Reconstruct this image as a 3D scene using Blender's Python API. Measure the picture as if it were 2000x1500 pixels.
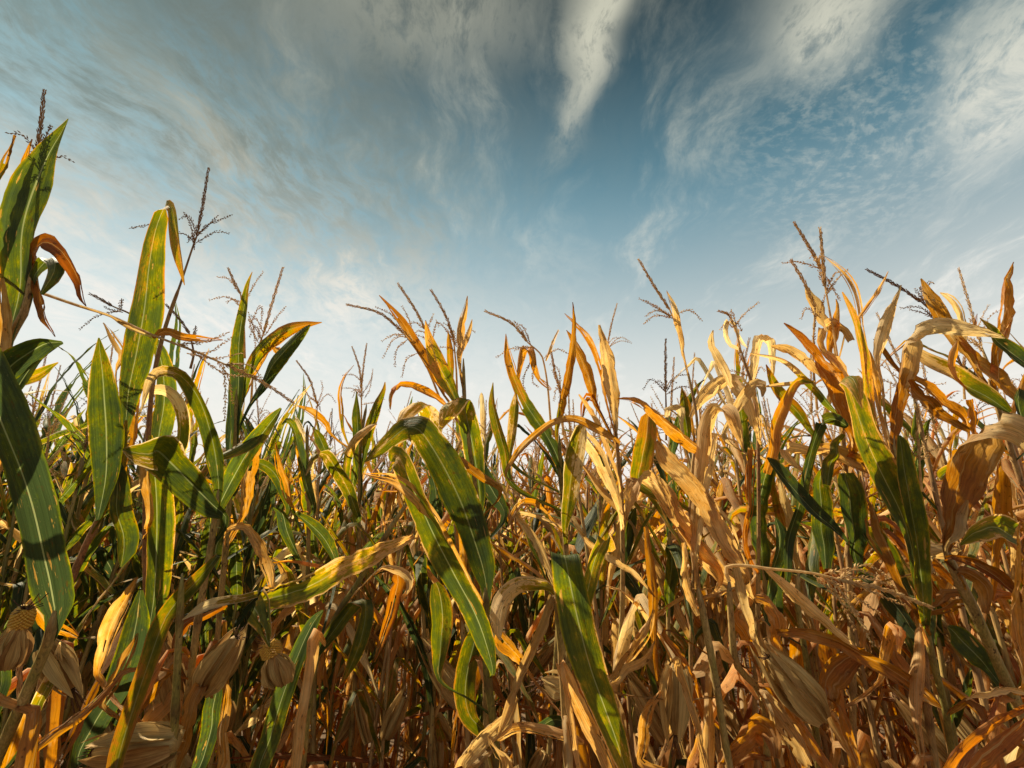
import bpy, math, random
import numpy as np
from mathutils import Vector

for o in list(bpy.data.objects):
    bpy.data.objects.remove(o, do_unlink=True)
scene = bpy.context.scene
COL = scene.collection
random.seed(7)
RNG = np.random.default_rng(7)

# ------------------------------------------------------------------ camera
FPX, CX, CY = 950.0, 1000.0, 750.0            # focal length and centre in photo pixels (2000 x 1500)
PITCH = math.radians(17.5)
CAM_H = 1.45
cam_data = bpy.data.cameras.new('camera')
cam_data.sensor_width = 36.0
cam_data.lens = 36.0 * FPX / 2000.0
cam_data.clip_start = 0.02
cam_data.clip_end = 2000
cam = bpy.data.objects.new('camera', cam_data)
COL.objects.link(cam)
cam.location = (0, 0, CAM_H)
cam.rotation_euler = (math.pi / 2 + PITCH, 0, 0)
scene.camera = cam

# ------------------------------------------------------------------ light
SUN_ELEV = math.radians(50)
SUN_AZ = math.radians(-62)                    # from +Y (view direction), negative = left
sun_dir = Vector((math.sin(SUN_AZ) * math.cos(SUN_ELEV), math.cos(SUN_AZ) * math.cos(SUN_ELEV), math.sin(SUN_ELEV)))
sd = bpy.data.lights.new('sun', 'SUN')
sd.energy = 5.0
sd.angle = math.radians(0.5)
sd.color = (1.0, 0.87, 0.63)
sun = bpy.data.objects.new('sun', sd)
COL.objects.link(sun)
sun.location = (-6, 4, 12)
sun.rotation_euler = sun_dir.to_track_quat('Z', 'Y').to_euler()

scene.view_settings.view_transform = 'Standard'
scene.view_settings.look = 'None'
scene.view_settings.exposure = 0.90
scene.view_settings.gamma = 1.0
scene.view_settings.use_curve_mapping = False
scene.render.engine = 'CYCLES'
scene.cycles.max_bounces = 7
scene.cycles.diffuse_bounces = 3
scene.cycles.transmission_bounces = 4
scene.cycles.transparent_max_bounces = 4


class NT:
    """tiny helper for building node trees"""
    def __init__(self, tree):
        self.t = tree
        tree.nodes.clear()

    def n(self, kind, **kw):
        nd = self.t.nodes.new(kind)
        for k, v in kw.items():
            setattr(nd, k, v)
        return nd

    def link(self, a, b):
        self.t.links.new(a, b)

    def put(self, sock, v):
        if isinstance(v, bpy.types.NodeSocket):
            self.link(v, sock)
        elif v is not None:
            sock.default_value = v

    def math(self, op, a, b=None, c=None, clamp=False):
        nd = self.n('ShaderNodeMath', operation=op, use_clamp=clamp)
        self.put(nd.inputs[0], a)
        self.put(nd.inputs[1], b)
        if c is not None:
            self.put(nd.inputs[2], c)
        return nd.outputs[0]

    def vmath(self, op, a, b=None):
        nd = self.n('ShaderNodeVectorMath', operation=op)
        self.put(nd.inputs[0], a)
        if b is not None:
            self.put(nd.inputs[1], b)
        return nd.outputs[0]

    def sep(self, v):
        nd = self.n('ShaderNodeSeparateXYZ')
        self.link(v, nd.inputs[0])
        return nd.outputs

    def comb(self, x, y, z):
        nd = self.n('ShaderNodeCombineXYZ')
        for i, v in enumerate((x, y, z)):
            self.put(nd.inputs[i], v)
        return nd.outputs[0]

    def noise(self, vec, scale, detail=2.0, rough=0.5, dist=0.0):
        nd = self.n('ShaderNodeTexNoise')
        self.link(vec, nd.inputs['Vector'])
        nd.inputs['Scale'].default_value = scale
        nd.inputs['Detail'].default_value = detail
        nd.inputs['Roughness'].default_value = rough
        nd.inputs['Distortion'].default_value = dist
        return nd.outputs[0]

    def smooth(self, v, lo, hi, a=0.0, b=1.0):
        nd = self.n('ShaderNodeMapRange', interpolation_type='SMOOTHSTEP')
        self.put(nd.inputs[0], v)
        nd.inputs[1].default_value = lo
        nd.inputs[2].default_value = hi
        nd.inputs[3].default_value = a
        nd.inputs[4].default_value = b
        return nd.outputs[0]

    def ramp(self, v, stops):
        nd = self.n('ShaderNodeValToRGB')
        self.put(nd.inputs[0], v)
        cr = nd.color_ramp
        while len(cr.elements) < len(stops):
            cr.elements.new(0.5)
        for e, (p, c) in zip(cr.elements, stops):
            e.position = p
            e.color = (c[0], c[1], c[2], 1)
        return nd.outputs[0]

    def mix(self, f, a, b, mode='MIX'):
        nd = self.n('ShaderNodeMix', data_type='RGBA', blend_type=mode)
        self.put(nd.inputs[0], f)
        for s, v in ((nd.inputs[6], a), (nd.inputs[7], b)):
            if isinstance(v, tuple):
                v = (v[0], v[1], v[2], 1)
            self.put(s, v)
        return nd.outputs[2]


# ------------------------------------------------------------------ sky
world = bpy.data.worlds.new('World')
scene.world = world
world.use_nodes = True
w = NT(world.node_tree)
tc = w.n('ShaderNodeTexCoord').outputs['Generated']
x, y, z = w.sep(tc)
zc = w.math('MAXIMUM', z, 0.0)
sky = w.n('ShaderNodeTexSky', sky_type='NISHITA', sun_disc=False)
sky.sun_elevation = SUN_ELEV
sky.sun_rotation = SUN_AZ
sky.air_density = 1.0
sky.dust_density = 0.1
sky.ozone_density = 1.4
base = w.mix(1.0, sky.outputs[0], (0.80, 1.08, 0.79), 'MULTIPLY')
# the high layer of cirrus, laid out on a plane overhead
den = w.math('ADD', zc, 0.12)
px_ = w.math('DIVIDE', x, den)
py_ = w.math('DIVIDE', y, den)
P = w.comb(px_, py_, 0.0)
warp = w.noise(P, 1.3, 3, 0.55)
wx = w.math('MULTIPLY_ADD', warp, 0.5, px_)
streak = w.noise(w.comb(w.math('MULTIPLY', wx, 5.2), w.math('MULTIPLY', py_, 1.9), 3.7), 1.0, 11, 0.63, 0.15)
broad = w.noise(w.comb(w.math('MULTIPLY', px_, 1.5), w.math('MULTIPLY', py_, 0.8), 8.3), 1.0, 4, 0.55, 0.3)
fine = w.noise(w.comb(w.math('MULTIPLY', wx, 24.0), w.math('MULTIPLY', py_, 13.0), 1.7), 1.0, 9, 0.68, 0.2)
mott = w.noise(w.comb(w.math('MULTIPLY', wx, 9.0), w.math('MULTIPLY', py_, 7.0), 6.1), 1.0, 8, 0.62, 0.2)
cir = w.math('MULTIPLY', w.smooth(streak, 0.46, 0.68), w.smooth(broad, 0.34, 0.62, 0.2, 1.0))
cir = w.math('MULTIPLY', cir, w.smooth(fine, 0.28, 0.70, 0.2, 1.1))


def blob(cx, cy, rx, ry, shear=0.0, soft=1.0):
    """soft elliptical patch of cloud on the cloud plane, frayed by the fine noise"""
    dx = w.math('SUBTRACT', wx, cx + 0.25)
    dy = w.math('SUBTRACT', py_, cy)
    dx = w.math('MULTIPLY_ADD', dy, -shear, dx)
    q = w.math('ADD', w.math('POWER', w.math('ABSOLUTE', w.math('DIVIDE', dx, rx)), 2.0),
               w.math('POWER', w.math('ABSOLUTE', w.math('DIVIDE', dy, ry)), 2.0))
    fray = w.math('MULTIPLY_ADD', w.math('SUBTRACT', fine, 0.5), 2.6, q)
    fray = w.math('MULTIPLY_ADD', w.math('SUBTRACT', streak, 0.5), 1.6, fray)
    body = w.math('POWER', 2.718, w.math('MULTIPLY', fray, -1.25 / soft))
    body = w.smooth(body, 0.08, 0.88)
    return w.math('MULTIPLY', body, w.smooth(fine, 0.28, 0.70, 0.22, 1.0))


def addc(a, b, k):
    return w.math('MULTIPLY_ADD', b, k, a)


cl = w.math('MULTIPLY', cir, w.smooth(zc, 0.55, 0.80, 1.0, 0.45))
cl = addc(cl, blob(0.172, 0.56, 0.058, 0.34, -0.15), 1.35)      # bright plume above the field
cl = addc(cl, blob(0.55, 0.60, 0.15, 0.15, 0.15), 1.05)          # patches up on the right
cl = addc(cl, blob(0.96, 0.72, 0.13, 0.24, 0.25), 1.0)
cl = addc(cl, blob(-0.18, 0.60, 0.30, 0.14, 0.3), 0.55)         # torn shreds overhead
cl = addc(cl, blob(-1.2, 2.2, 1.5, 1.5, 0.2, 1.6), 0.45)
cl = addc(cl, w.math('MULTIPLY', blob(-0.85, 1.25, 0.7, 0.55, 0.2, 1.5), w.smooth(mott, 0.3, 0.66)), 0.55)
veil = w.math('MULTIPLY', blob(-0.95, 0.75, 0.75, 0.8, 0.3, 1.8), w.smooth(mott, 0.25, 0.7, 0.55, 1.0))   # thick grey veil on the left
vor = w.noise(w.comb(w.math('MULTIPLY', wx, 40.0), w.math('MULTIPLY', py_, 44.0), 4.2), 1.0, 5, 0.62, 0.0)
rip = w.math('MULTIPLY', blob(0.76, 0.90, 0.26, 0.34, 0.25, 1.3), w.smooth(vor, 0.42, 0.66))
cl = addc(cl, rip, 0.30)                                        # fish-scale ripples
cl = w.math('MINIMUM', cl, 1.0)
cloud_lit = w.ramp(zc, [(0.0, (8.2, 7.9, 7.4)), (0.35, (7.2, 7.1, 6.7)), (0.65, (5.6, 5.6, 4.7)), (0.85, (4.5, 4.45, 3.5)), (1.0, (3.0, 3.0, 2.6))])
hz = w.smooth(zc, 0.66, 0.10)          # thick pale air towards the horizon
dark = w.smooth(zc, 0.54, 0.86, 1.18, 0.22)
base = w.mix(1.0, base, w.comb(dark, w.math('MULTIPLY', dark, 0.97), w.math('MULTIPLY', dark, 0.93)), 'MULTIPLY')
base = w.mix(hz, base, (7.5, 7.1, 6.6))
colr = w.mix(cl, base, cloud_lit)
colr = w.mix(w.math('MULTIPLY', veil, w.smooth(zc, 0.36, 0.66, 0.0, 0.95)), colr, (1.45, 1.55, 1.2))
bg = w.n('ShaderNodeBackground')
w.link(colr, bg.inputs[0])
bg.inputs[1].default_value = 0.066
wo = w.n('ShaderNodeOutputWorld')
w.link(bg.outputs[0], wo.inputs[0])

# ------------------------------------------------------------------ materials


def new_mat(name):
    m = bpy.data.materials.new(name)
    m.use_nodes = True
    return m, NT(m.node_tree)


def leaf_material():
    m, t = new_mat('corn leaf')
    da = t.n('ShaderNodeAttribute', attribute_name='leaf_data')
    r, g, b = t.sep(da.outputs['Vector'])
    v_al = da.outputs['Alpha']
    uv = t.n('ShaderNodeAttribute', attribute_name='leaf_uv').outputs['Vector']
    oi = t.n('ShaderNodeObjectInfo').outputs['Random']
    off = t.vmath('ADD', uv, t.comb(t.math('MULTIPLY', oi, 7.0), t.math('MULTIPLY', oi, 13.0), t.math('MULTIPLY', oi, 5.0)))
    au = t.math('ABSOLUTE', t.math('MULTIPLY_ADD', b, 2.0, -1.0))
    st = t.vmath('MULTIPLY', off, (60.0, 5.0, 1.0))
    n1 = t.noise(st, 1.0, 4, 0.6)
    n2 = t.noise(t.vmath('MULTIPLY', off, (28.0, 16.0, 1.0)), 1.0, 5, 0.65)
    vein = t.noise(t.vmath('MULTIPLY', off, (430.0, 3.0, 1.0)), 1.0, 3, 0.6)
    edge = t.smooth(au, 0.80, 1.0)
    D = t.math('MULTIPLY_ADD', t.math('SUBTRACT', n1, 0.5), 0.5, r)
    D = t.math('MULTIPLY_ADD', t.math('SUBTRACT', n2, 0.5), 0.95, D)
    D = t.math('MULTIPLY_ADD', edge, 0.34, D)
    mo = t.noise(t.vmath('MULTIPLY', off, (210.0, 85.0, 3.0)), 1.0, 4, 0.7)
    D = t.math('MULTIPLY_ADD', t.math('MULTIPLY', t.math('SUBTRACT', mo, 0.46), t.smooth(n2, 0.40, 0.60)), 0.75, D)
    D = t.math('MULTIPLY_ADD', t.math('SUBTRACT', oi, 0.5), 0.12, D)
    green = t.ramp(D, [(0.0, (0.032, 0.046, 0.018)), (0.22, (0.060, 0.078, 0.018)), (0.42, (0.125, 0.130, 0.020)),
                       (0.54, (0.24, 0.185, 0.025)), (0.66, (0.36, 0.19, 0.035))])
    tone = t.math('MULTIPLY_ADD', t.math('SUBTRACT', n2, 0.5), 0.75, g)
    tone = t.math('MULTIPLY_ADD', t.math('SUBTRACT', oi, 0.5), 0.25, tone)
    dry = t.ramp(tone, [(0.0, (0.70, 0.56, 0.32)), (0.3, (0.58, 0.40, 0.19)), (0.62, (0.42, 0.205, 0.062)), (1.0, (0.25, 0.082, 0.027))])
    streaks = t.noise(t.vmath('MULTIPLY', off, (150.0, 7.0, 1.0)), 1.0, 4, 0.7)
    dry = t.mix(t.smooth(streaks, 0.56, 0.74, 0.0, 0.65), dry, (0.10, 0.048, 0.016))
    col = t.mix(t.smooth(D, 0.60, 0.69), green, dry)
    # bleached and rotted patches of the dry tissue
    pt = t.noise(t.vmath('MULTIPLY', off, (40.0, 9.0, 2.0)), 1.0, 4, 0.65)
    col = t.mix(t.math('MULTIPLY', t.smooth(pt, 0.56, 0.72, 0.0, 0.6), t.smooth(D, 0.6, 0.9)), col, (0.58, 0.46, 0.26))
    col = t.mix(t.math('MULTIPLY', t.smooth(pt, 0.46, 0.24, 0.0, 0.5), t.smooth(D, 0.6, 0.9)), col, (0.12, 0.055, 0.02))
    # rust flecks and holes of blight
    fl = t.noise(t.vmath('MULTIPLY', off, (170.0, 75.0, 1.0)), 1.0, 3, 0.6)
    flm = t.math('MULTIPLY', t.smooth(fl, 0.60, 0.67), t.smooth(n2, 0.42, 0.6))
    col = t.mix(t.math('MULTIPLY', flm, 0.75), col, (0.085, 0.036, 0.012))
    pf = t.noise(t.vmath('MULTIPLY', off, (330.0, 190.0, 4.0)), 1.0, 4, 0.7)
    col = t.mix(t.math('MULTIPLY', t.smooth(pf, 0.62, 0.74, 0.0, 0.5), t.smooth(n1, 0.42, 0.62)), col, (0.42, 0.36, 0.17))
    le = t.noise(t.vmath('MULTIPLY', off, (110.0, 16.0, 6.0)), 1.0, 4, 0.6)
    col = t.mix(t.smooth(le, 0.645, 0.68, 0.0, 0.8), col, (0.36, 0.22, 0.085))
    # pale midrib
    rib = t.smooth(au, 0.055, 0.02)
    ribc = t.mix(t.smooth(D, 0.3, 0.7), (0.30, 0.32, 0.16), (0.50, 0.36, 0.17))
    col = t.mix(t.math('MULTIPLY', rib, 0.6), col, ribc)
    vm = t.smooth(vein, 0.32, 0.68, 0.77, 1.18)
    col = t.mix(1.0, col, t.comb(vm, vm, vm), 'MULTIPLY')
    ov = t.math('MULTIPLY_ADD', t.math('FRACT', t.math('MULTIPLY', oi, 17.3)), 0.55, 0.72)
    col = t.mix(1.0, col, t.comb(ov, ov, ov), 'MULTIPLY')
    hs = t.n('ShaderNodeHueSaturation')
    hs.inputs['Saturation'].default_value = 1.2
    hs.inputs['Value'].default_value = 1.75
    t.link(col, hs.inputs['Color'])
    bump = t.n('ShaderNodeBump')
    bump.inputs['Strength'].default_value = 0.75
    bump.inputs['Distance'].default_value = 0.002
    t.link(t.math('MULTIPLY_ADD', vein, 0.5, t.math('MULTIPLY', streaks, 1.3)), bump.inputs['Height'])
    pb = t.n('ShaderNodeBsdfPrincipled')
    t.link(col, pb.inputs['Base Color'])
    t.link(t.smooth(D, 0.3, 0.8, 0.52, 0.68), pb.inputs['Roughness'])
    pb.inputs['Specular IOR Level'].default_value = 0.30
    t.link(bump.outputs[0], pb.inputs['Normal'])
    tr = t.n('ShaderNodeBsdfTranslucent')
    t.link(hs.outputs[0], tr.inputs['Color'])
    t.link(bump.outputs[0], tr.inputs['Normal'])
    mx = t.n('ShaderNodeMixShader')
    mx.inputs[0].default_value = 0.50
    t.link(pb.outputs[0], mx.inputs[1])
    t.link(tr.outputs[0], mx.inputs[2])
    out = t.n('ShaderNodeOutputMaterial')
    t.link(mx.outputs[0], out.inputs[0])
    return m


def husk_material():
    m, t = new_mat('husk')
    uv = t.n('ShaderNodeAttribute', attribute_name='leaf_uv').outputs['Vector']
    oi = t.n('ShaderNodeObjectInfo').outputs['Random']
    off = t.vmath('ADD', uv, t.comb(t.math('MULTIPLY', oi, 7.0), t.math('MULTIPLY', oi, 13.0), t.math('MULTIPLY', oi, 5.0)))
    n1 = t.noise(t.vmath('MULTIPLY', off, (45.0, 9.0, 1.0)), 1.0, 5, 0.65)
    vein = t.noise(t.vmath('MULTIPLY', off, (700.0, 10.0, 1.0)), 1.0, 3, 0.6)
    col = t.ramp(t.math('MULTIPLY_ADD', t.math('SUBTRACT', oi, 0.5), 0.3, n1), [(0.25, (0.64, 0.47, 0.20)), (0.48, (0.54, 0.35, 0.13)), (0.66, (0.38, 0.20, 0.065)), (0.85, (0.20, 0.09, 0.03))])
    vm = t.smooth(vein, 0.3, 0.7, 0.66, 1.2)
    col = t.mix(1.0, col, t.comb(vm, vm, vm), 'MULTIPLY')
    bump = t.n('ShaderNodeBump')
    bump.inputs['Strength'].default_value = 0.5
    bump.inputs['Distance'].default_value = 0.0015
    t.link(t.math('MULTIPLY_ADD', n1, 1.5, vein), bump.inputs['Height'])
    pb = t.n('ShaderNodeBsdfPrincipled')
    t.link(col, pb.inputs['Base Color'])
    pb.inputs['Roughness'].default_value = 0.6
    pb.inputs['Specular IOR Level'].default_value = 0.3
    t.link(bump.outputs[0], pb.inputs['Normal'])
    tr = t.n('ShaderNodeBsdfTranslucent')
    t.link(col, tr.inputs['Color'])
    mx = t.n('ShaderNodeMixShader')
    mx.inputs[0].default_value = 0.25
    t.link(pb.outputs[0], mx.inputs[1])
    t.link(tr.outputs[0], mx.inputs[2])
    out = t.n('ShaderNodeOutputMaterial')
    t.link(mx.outputs[0], out.inputs[0])
    return m


def stalk_material():
    m, t = new_mat('corn stalk')
    da = t.n('ShaderNodeAttribute', attribute_name='leaf_data')
    r, g, b = t.sep(da.outputs['Vector'])
    geo = t.n('ShaderNodeTexCoord').outputs['Object']
    n1 = t.noise(t.vmath('MULTIPLY', geo, (40.0, 40.0, 9.0)), 1.0, 4, 0.6)
    D = t.math('MULTIPLY_ADD', t.math('SUBTRACT', n1, 0.5), 0.9, r)
    col = t.ramp(D, [(0.0, (0.085, 0.085, 0.02)), (0.35, (0.24, 0.19, 0.045)), (0.6, (0.40, 0.26, 0.095)), (1.0, (0.28, 0.13, 0.06))])
    sp = t.noise(t.vmath('MULTIPLY', geo, (120.0, 120.0, 55.0)), 1.0, 3, 0.6)
    col = t.mix(t.smooth(sp, 0.60, 0.68, 0.0, 0.85), col, (0.045, 0.02, 0.01))
    col = t.mix(t.math('MULTIPLY', g, 0.7), col, (0.10, 0.045, 0.02))
    st = t.noise(t.vmath('MULTIPLY', geo, (400.0, 400.0, 6.0)), 1.0, 2, 0.5)
    vm = t.smooth(st, 0.3, 0.7, 0.7, 1.2)
    col = t.mix(1.0, col, t.comb(vm, vm, vm), 'MULTIPLY')
    bump = t.n('ShaderNodeBump')
    bump.inputs['Strength'].default_value = 0.4
    bump.inputs['Distance'].default_value = 0.002
    t.link(st, bump.inputs['Height'])
    pb = t.n('ShaderNodeBsdfPrincipled')
    t.link(col, pb.inputs['Base Color'])
    pb.inputs['Roughness'].default_value = 0.55
    pb.inputs['Specular IOR Level'].default_value = 0.35
    t.link(bump.outputs[0], pb.inputs['Normal'])
    out = t.n('ShaderNodeOutputMaterial')
    t.link(pb.outputs[0], out.inputs[0])
    return m


def simple_material(name, c1, c2, scale=(60, 60, 60), rough=0.65, trans=0.0, bumpd=0.002):
    m, t = new_mat(name)
    geo = t.n('ShaderNodeTexCoord').outputs['Object']
    oi = t.n('ShaderNodeObjectInfo').outputs['Random']
    n1 = t.noise(t.vmath('MULTIPLY', geo, tuple(float(s) for s in scale)), 1.0, 4, 0.65)
    f = t.math('ADD', t.smooth(n1, 0.3, 0.7), t.math('MULTIPLY_ADD', oi, 0.4, -0.2), clamp=True)
    col = t.mix(f, c1, c2)
    bump = t.n('ShaderNodeBump')
    bump.inputs['Strength'].default_value = 0.5
    bump.inputs['Distance'].default_value = bumpd
    t.link(n1, bump.inputs['Height'])
    pb = t.n('ShaderNodeBsdfPrincipled')
    t.link(col, pb.inputs['Base Color'])
    pb.inputs['Roughness'].default_value = rough
    pb.inputs['Specular IOR Level'].default_value = 0.3
    t.link(bump.outputs[0], pb.inputs['Normal'])
    out = t.n('ShaderNodeOutputMaterial')
    if trans > 0:
        tr = t.n('ShaderNodeBsdfTranslucent')
        t.link(col, tr.inputs['Color'])
        mx = t.n('ShaderNodeMixShader')
        mx.inputs[0].default_value = trans
        t.link(pb.outputs[0], mx.inputs[1])
        t.link(tr.outputs[0], mx.inputs[2])
        t.link(mx.outputs[0], out.inputs[0])
    else:
        t.link(pb.outputs[0], out.inputs[0])
    return m


M_LEAF = leaf_material()
M_HUSK = husk_material()
M_STALK = stalk_material()
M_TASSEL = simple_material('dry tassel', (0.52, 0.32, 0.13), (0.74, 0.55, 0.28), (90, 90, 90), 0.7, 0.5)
M_TASSEL_DARK = simple_material('dark tassel', (0.20, 0.105, 0.05), (0.38, 0.23, 0.11), (90, 90, 90), 0.7, 0.25)  # darkened in the colour so backlit tassels read as silhouettes
M_KERNEL = simple_material('kernels', (0.50, 0.24, 0.03), (0.62, 0.36, 0.05), (150, 150, 150), 0.4)
M_SILK = simple_material('silk', (0.07, 0.03, 0.015), (0.16, 0.075, 0.03), (200, 200, 200), 0.8)
M_SOIL = simple_material('soil', (0.055, 0.035, 0.02), (0.13, 0.085, 0.05), (6, 6, 6), 0.95, 0.0, 0.03)
# ------------------------------------------------------------------ geometry helpers


def unproject(px, py, d):
    xc, yc = (px - CX) / FPX, (CY - py) / FPX
    cp, sp = math.cos(PITCH), math.sin(PITCH)
    return np.array((d * xc, d * (cp - yc * sp), CAM_H + d * (sp + yc * cp)))


CAM_R = np.array((1.0, 0.0, 0.0))
CAM_U = np.array((0.0, -math.sin(PITCH), math.cos(PITCH)))
CAM_F = np.array((0.0, math.cos(PITCH), math.sin(PITCH)))


def unit(v):
    return v / np.maximum(np.linalg.norm(v, axis=-1, keepdims=True), 1e-9)


def catmull(ctrl, n):
    """resample control rows (any number of columns; the first three are the position) to n rows"""
    c = np.asarray(ctrl, float)
    if len(c) == 2:
        t = np.linspace(0, 1, n)[:, None]
        return c[0] * (1 - t) + c[1] * t
    e = np.vstack([2 * c[0] - c[1], c, 2 * c[-1] - c[-2]])
    seg = np.linalg.norm(np.diff(c[:, :3], axis=0), axis=1)
    cum = np.concatenate([[0], np.cumsum(seg)])
    out = []
    for s in np.linspace(0, cum[-1], n):
        i = min(max(int(np.searchsorted(cum, s, 'right') - 1), 0), len(c) - 2)
        t = (s - cum[i]) / max(seg[i], 1e-9)
        p0, p1, p2, p3 = e[i], e[i + 1], e[i + 2], e[i + 3]
        # soften overshoot where neighbouring spans differ a lot
        l = max(seg[i], 1e-9)
        m1 = (p2 - p0) * l / max(np.linalg.norm((p2 - p0)[:3]), l) if True else 0
        m2 = (p3 - p1) * l / max(np.linalg.norm((p3 - p1)[:3]), l)
        h = (2 * t**3 - 3 * t**2 + 1) * p1 + (t**3 - 2 * t**2 + t) * m1 + (-2 * t**3 + 3 * t**2) * p2 + (t**3 - t**2) * m2
        out.append(h)
    return np.array(out)


def mesh_from(name, verts, faces, mat, data=None, uv=None, smooth=True):
    me = bpy.data.meshes.new(name)
    me.from_pydata([tuple(v) for v in verts], [], faces)
    if smooth:
        me.polygons.foreach_set('use_smooth', [True] * len(me.polygons))
    if data is not None:
        a = me.attributes.new('leaf_data', 'FLOAT_COLOR', 'POINT')
        a.data.foreach_set('color', np.asarray(data, np.float32).ravel())
    if uv is not None:
        a = me.attributes.new('leaf_uv', 'FLOAT_VECTOR', 'POINT')
        a.data.foreach_set('vector', np.asarray(uv, np.float32).ravel())
    me.materials.append(mat)
    me.update()
    return me


def link(name, data, parent=None):
    o = bpy.data.objects.new(name, data)
    COL.objects.link(o)
    if parent is not None:
        o.parent = parent
    return o


def smoothnoise(n, k, rng):
    """n samples of smooth noise with about k bumps, range about -1..1"""
    c = rng.uniform(-1, 1, k + 3)
    t = np.linspace(0, k, n)
    i = t.astype(int)
    f = t - i
    f = f * f * (3 - 2 * f)
    return c[i] * (1 - f) + c[i + 1] * f


def ribbon(spine, wdir, hw, dry, tone, rng, cols=8, fold=0.35, ruffle=0.12, pleat=0.0, curl=0.0, ragged=0.05, flip=1):
    """one leaf blade: folded along its midrib, wavy at the margins, pleated and rolled when dry"""
    n = len(spine)
    T = unit(np.gradient(spine, axis=0))
    W = wdir - T * np.sum(wdir * T, axis=1, keepdims=True)
    W = unit(W)
    N = np.cross(T, W) * flip
    u = np.linspace(-1, 1, cols + 1)
    L = np.concatenate([[0], np.cumsum(np.linalg.norm(np.diff(spine, axis=0), axis=1))])
    v = L / max(L[-1], 1e-9)
    kb = max(3, int(L[-1] / 0.08))
    edge_l = smoothnoise(n, kb, rng)
    edge_r = smoothnoise(n, kb, rng)
    ra = min(0.12, ragged * 0.030 / max(1e-4, hw.max()))
    rag_l = 1 + ra * (smoothnoise(n, kb, rng) + 0.5 * rng.uniform(-1, 1, n))
    rag_r = 1 + ra * (smoothnoise(n, kb, rng) + 0.5 * rng.uniform(-1, 1, n))
    if ragged > 0.06:                       # torn notches in the margins of dry blades
        for q in range(int(rng.integers(2, 7))):
            i = int(rng.integers(2, n - 2))
            (rag_l if rng.uniform() < 0.5 else rag_r)[i] *= 1 - min(0.4, 0.008 / max(1e-4, hw.max())) * rng.uniform(0.3, 1.0)
    fol = fold * (1 + 0.5 * smoothnoise(n, 4, rng))
    cur = curl * (1 + 0.6 * smoothnoise(n, 4, rng))
    ph = smoothnoise(n, 5, rng) * 1.5
    verts = np.zeros((n, cols + 1, 3))
    for j, uu in enumerate(u):
        h = hw * (rag_l if uu < 0 else rag_r)
        a = abs(uu)
        # arc length along the section stays a*h; roll the margins with curl
        ang = np.arctan(fol) + cur * a
        xo = h * a * np.cos(ang) * (1 if uu >= 0 else -1)
        zo = h * a * np.sin(ang)
        zo = zo + hw * ruffle * (edge_l if uu < 0 else edge_r) * a * a * 2
        if pleat:
            zo = zo + hw * pleat * np.sin(uu * 9.0 + ph) * (1 - 0.3 * a)
        verts[:, j, :] = spine + W * xo[:, None] + N * zo[:, None]
    if ragged > 0.06:                       # dead tissue crumples
        Nn = N[:, None, :] * (rng.normal(0, 1, (n, cols + 1, 1)) * min(0.0022, hw.max() * 0.07))
        verts += Nn
        verts += (W * (smoothnoise(n, max(4, int(L[-1] / 0.045)), rng) * hw.max() * 0.10)[:, None])[:, None, :]
    idx = np.arange(n * (cols + 1)).reshape(n, cols + 1)
    faces = np.stack([idx[:-1, :-1], idx[:-1, 1:], idx[1:, 1:], idx[1:, :-1]], axis=-1).reshape(-1, 4)
    if ragged > 0.06 and cols >= 6:         # and splits between the veins, mostly from the tip
        keep = np.ones((n - 1, cols), bool)
        for q in range(int(rng.integers(0, 3))):
            cc = int(rng.integers(1, cols - 1))
            r0 = int(n * rng.uniform(0.45, 0.9))
            r1 = n if rng.uniform() < 0.6 else min(n, r0 + int(rng.integers(2, 5)))
            keep[r0:r1, cc] = False
        faces = faces[keep.ravel()]
    data = np.zeros((n, cols + 1, 4))
    data[..., 0] = dry[:, None] if np.ndim(dry) == 1 else dry
    data[..., 1] = tone[:, None] if np.ndim(tone) == 1 else tone
    data[..., 2] = (u[None, :] + 1) / 2
    data[..., 3] = v[:, None]
    uv = np.zeros((n, cols + 1, 3))
    uv[..., 0] = u[None, :] * hw.max()
    uv[..., 1] = L[:, None]
    uv[..., 2] = rng.uniform(0, 50)
    return verts.reshape(-1, 3), faces.tolist(), data.reshape(-1, 4), uv.reshape(-1, 3)


def tube(path, radius, sides=7, data0=None):
    path = np.asarray(path, float)
    n = len(path)
    T = unit(np.gradient(path, axis=0))
    ref = np.array((0.3, 1.0, 0.1))
    A = unit(np.cross(T, ref))
    B = np.cross(T, A)
    ang = np.linspace(0, 2 * math.pi, sides, endpoint=False)
    ring = np.cos(ang)[None, :, None] * A[:, None, :] + np.sin(ang)[None, :, None] * B[:, None, :]
    r = np.broadcast_to(np.asarray(radius, float), (n,))
    verts = (path[:, None, :] + ring * r[:, None, None]).reshape(-1, 3)
    faces = []
    for i in range(n - 1):
        for j in range(sides):
            k = (j + 1) % sides
            faces.append((i * sides + j, i * sides + k, (i + 1) * sides + k, (i + 1) * sides + j))
    faces.append(tuple(range(sides - 1, -1, -1)))
    faces.append(tuple(range((n - 1) * sides, n * sides)))
    return verts, faces


def profile(t, base=0.5, peak=0.25):
    up = base + (1 - base) * np.sin(np.clip(t / peak, 0, 1) * math.pi / 2)
    dn = np.clip(1 - np.clip((t - peak) / (1 - peak), 0, 1) ** 1.75, 0, 1)
    return up * dn


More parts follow.
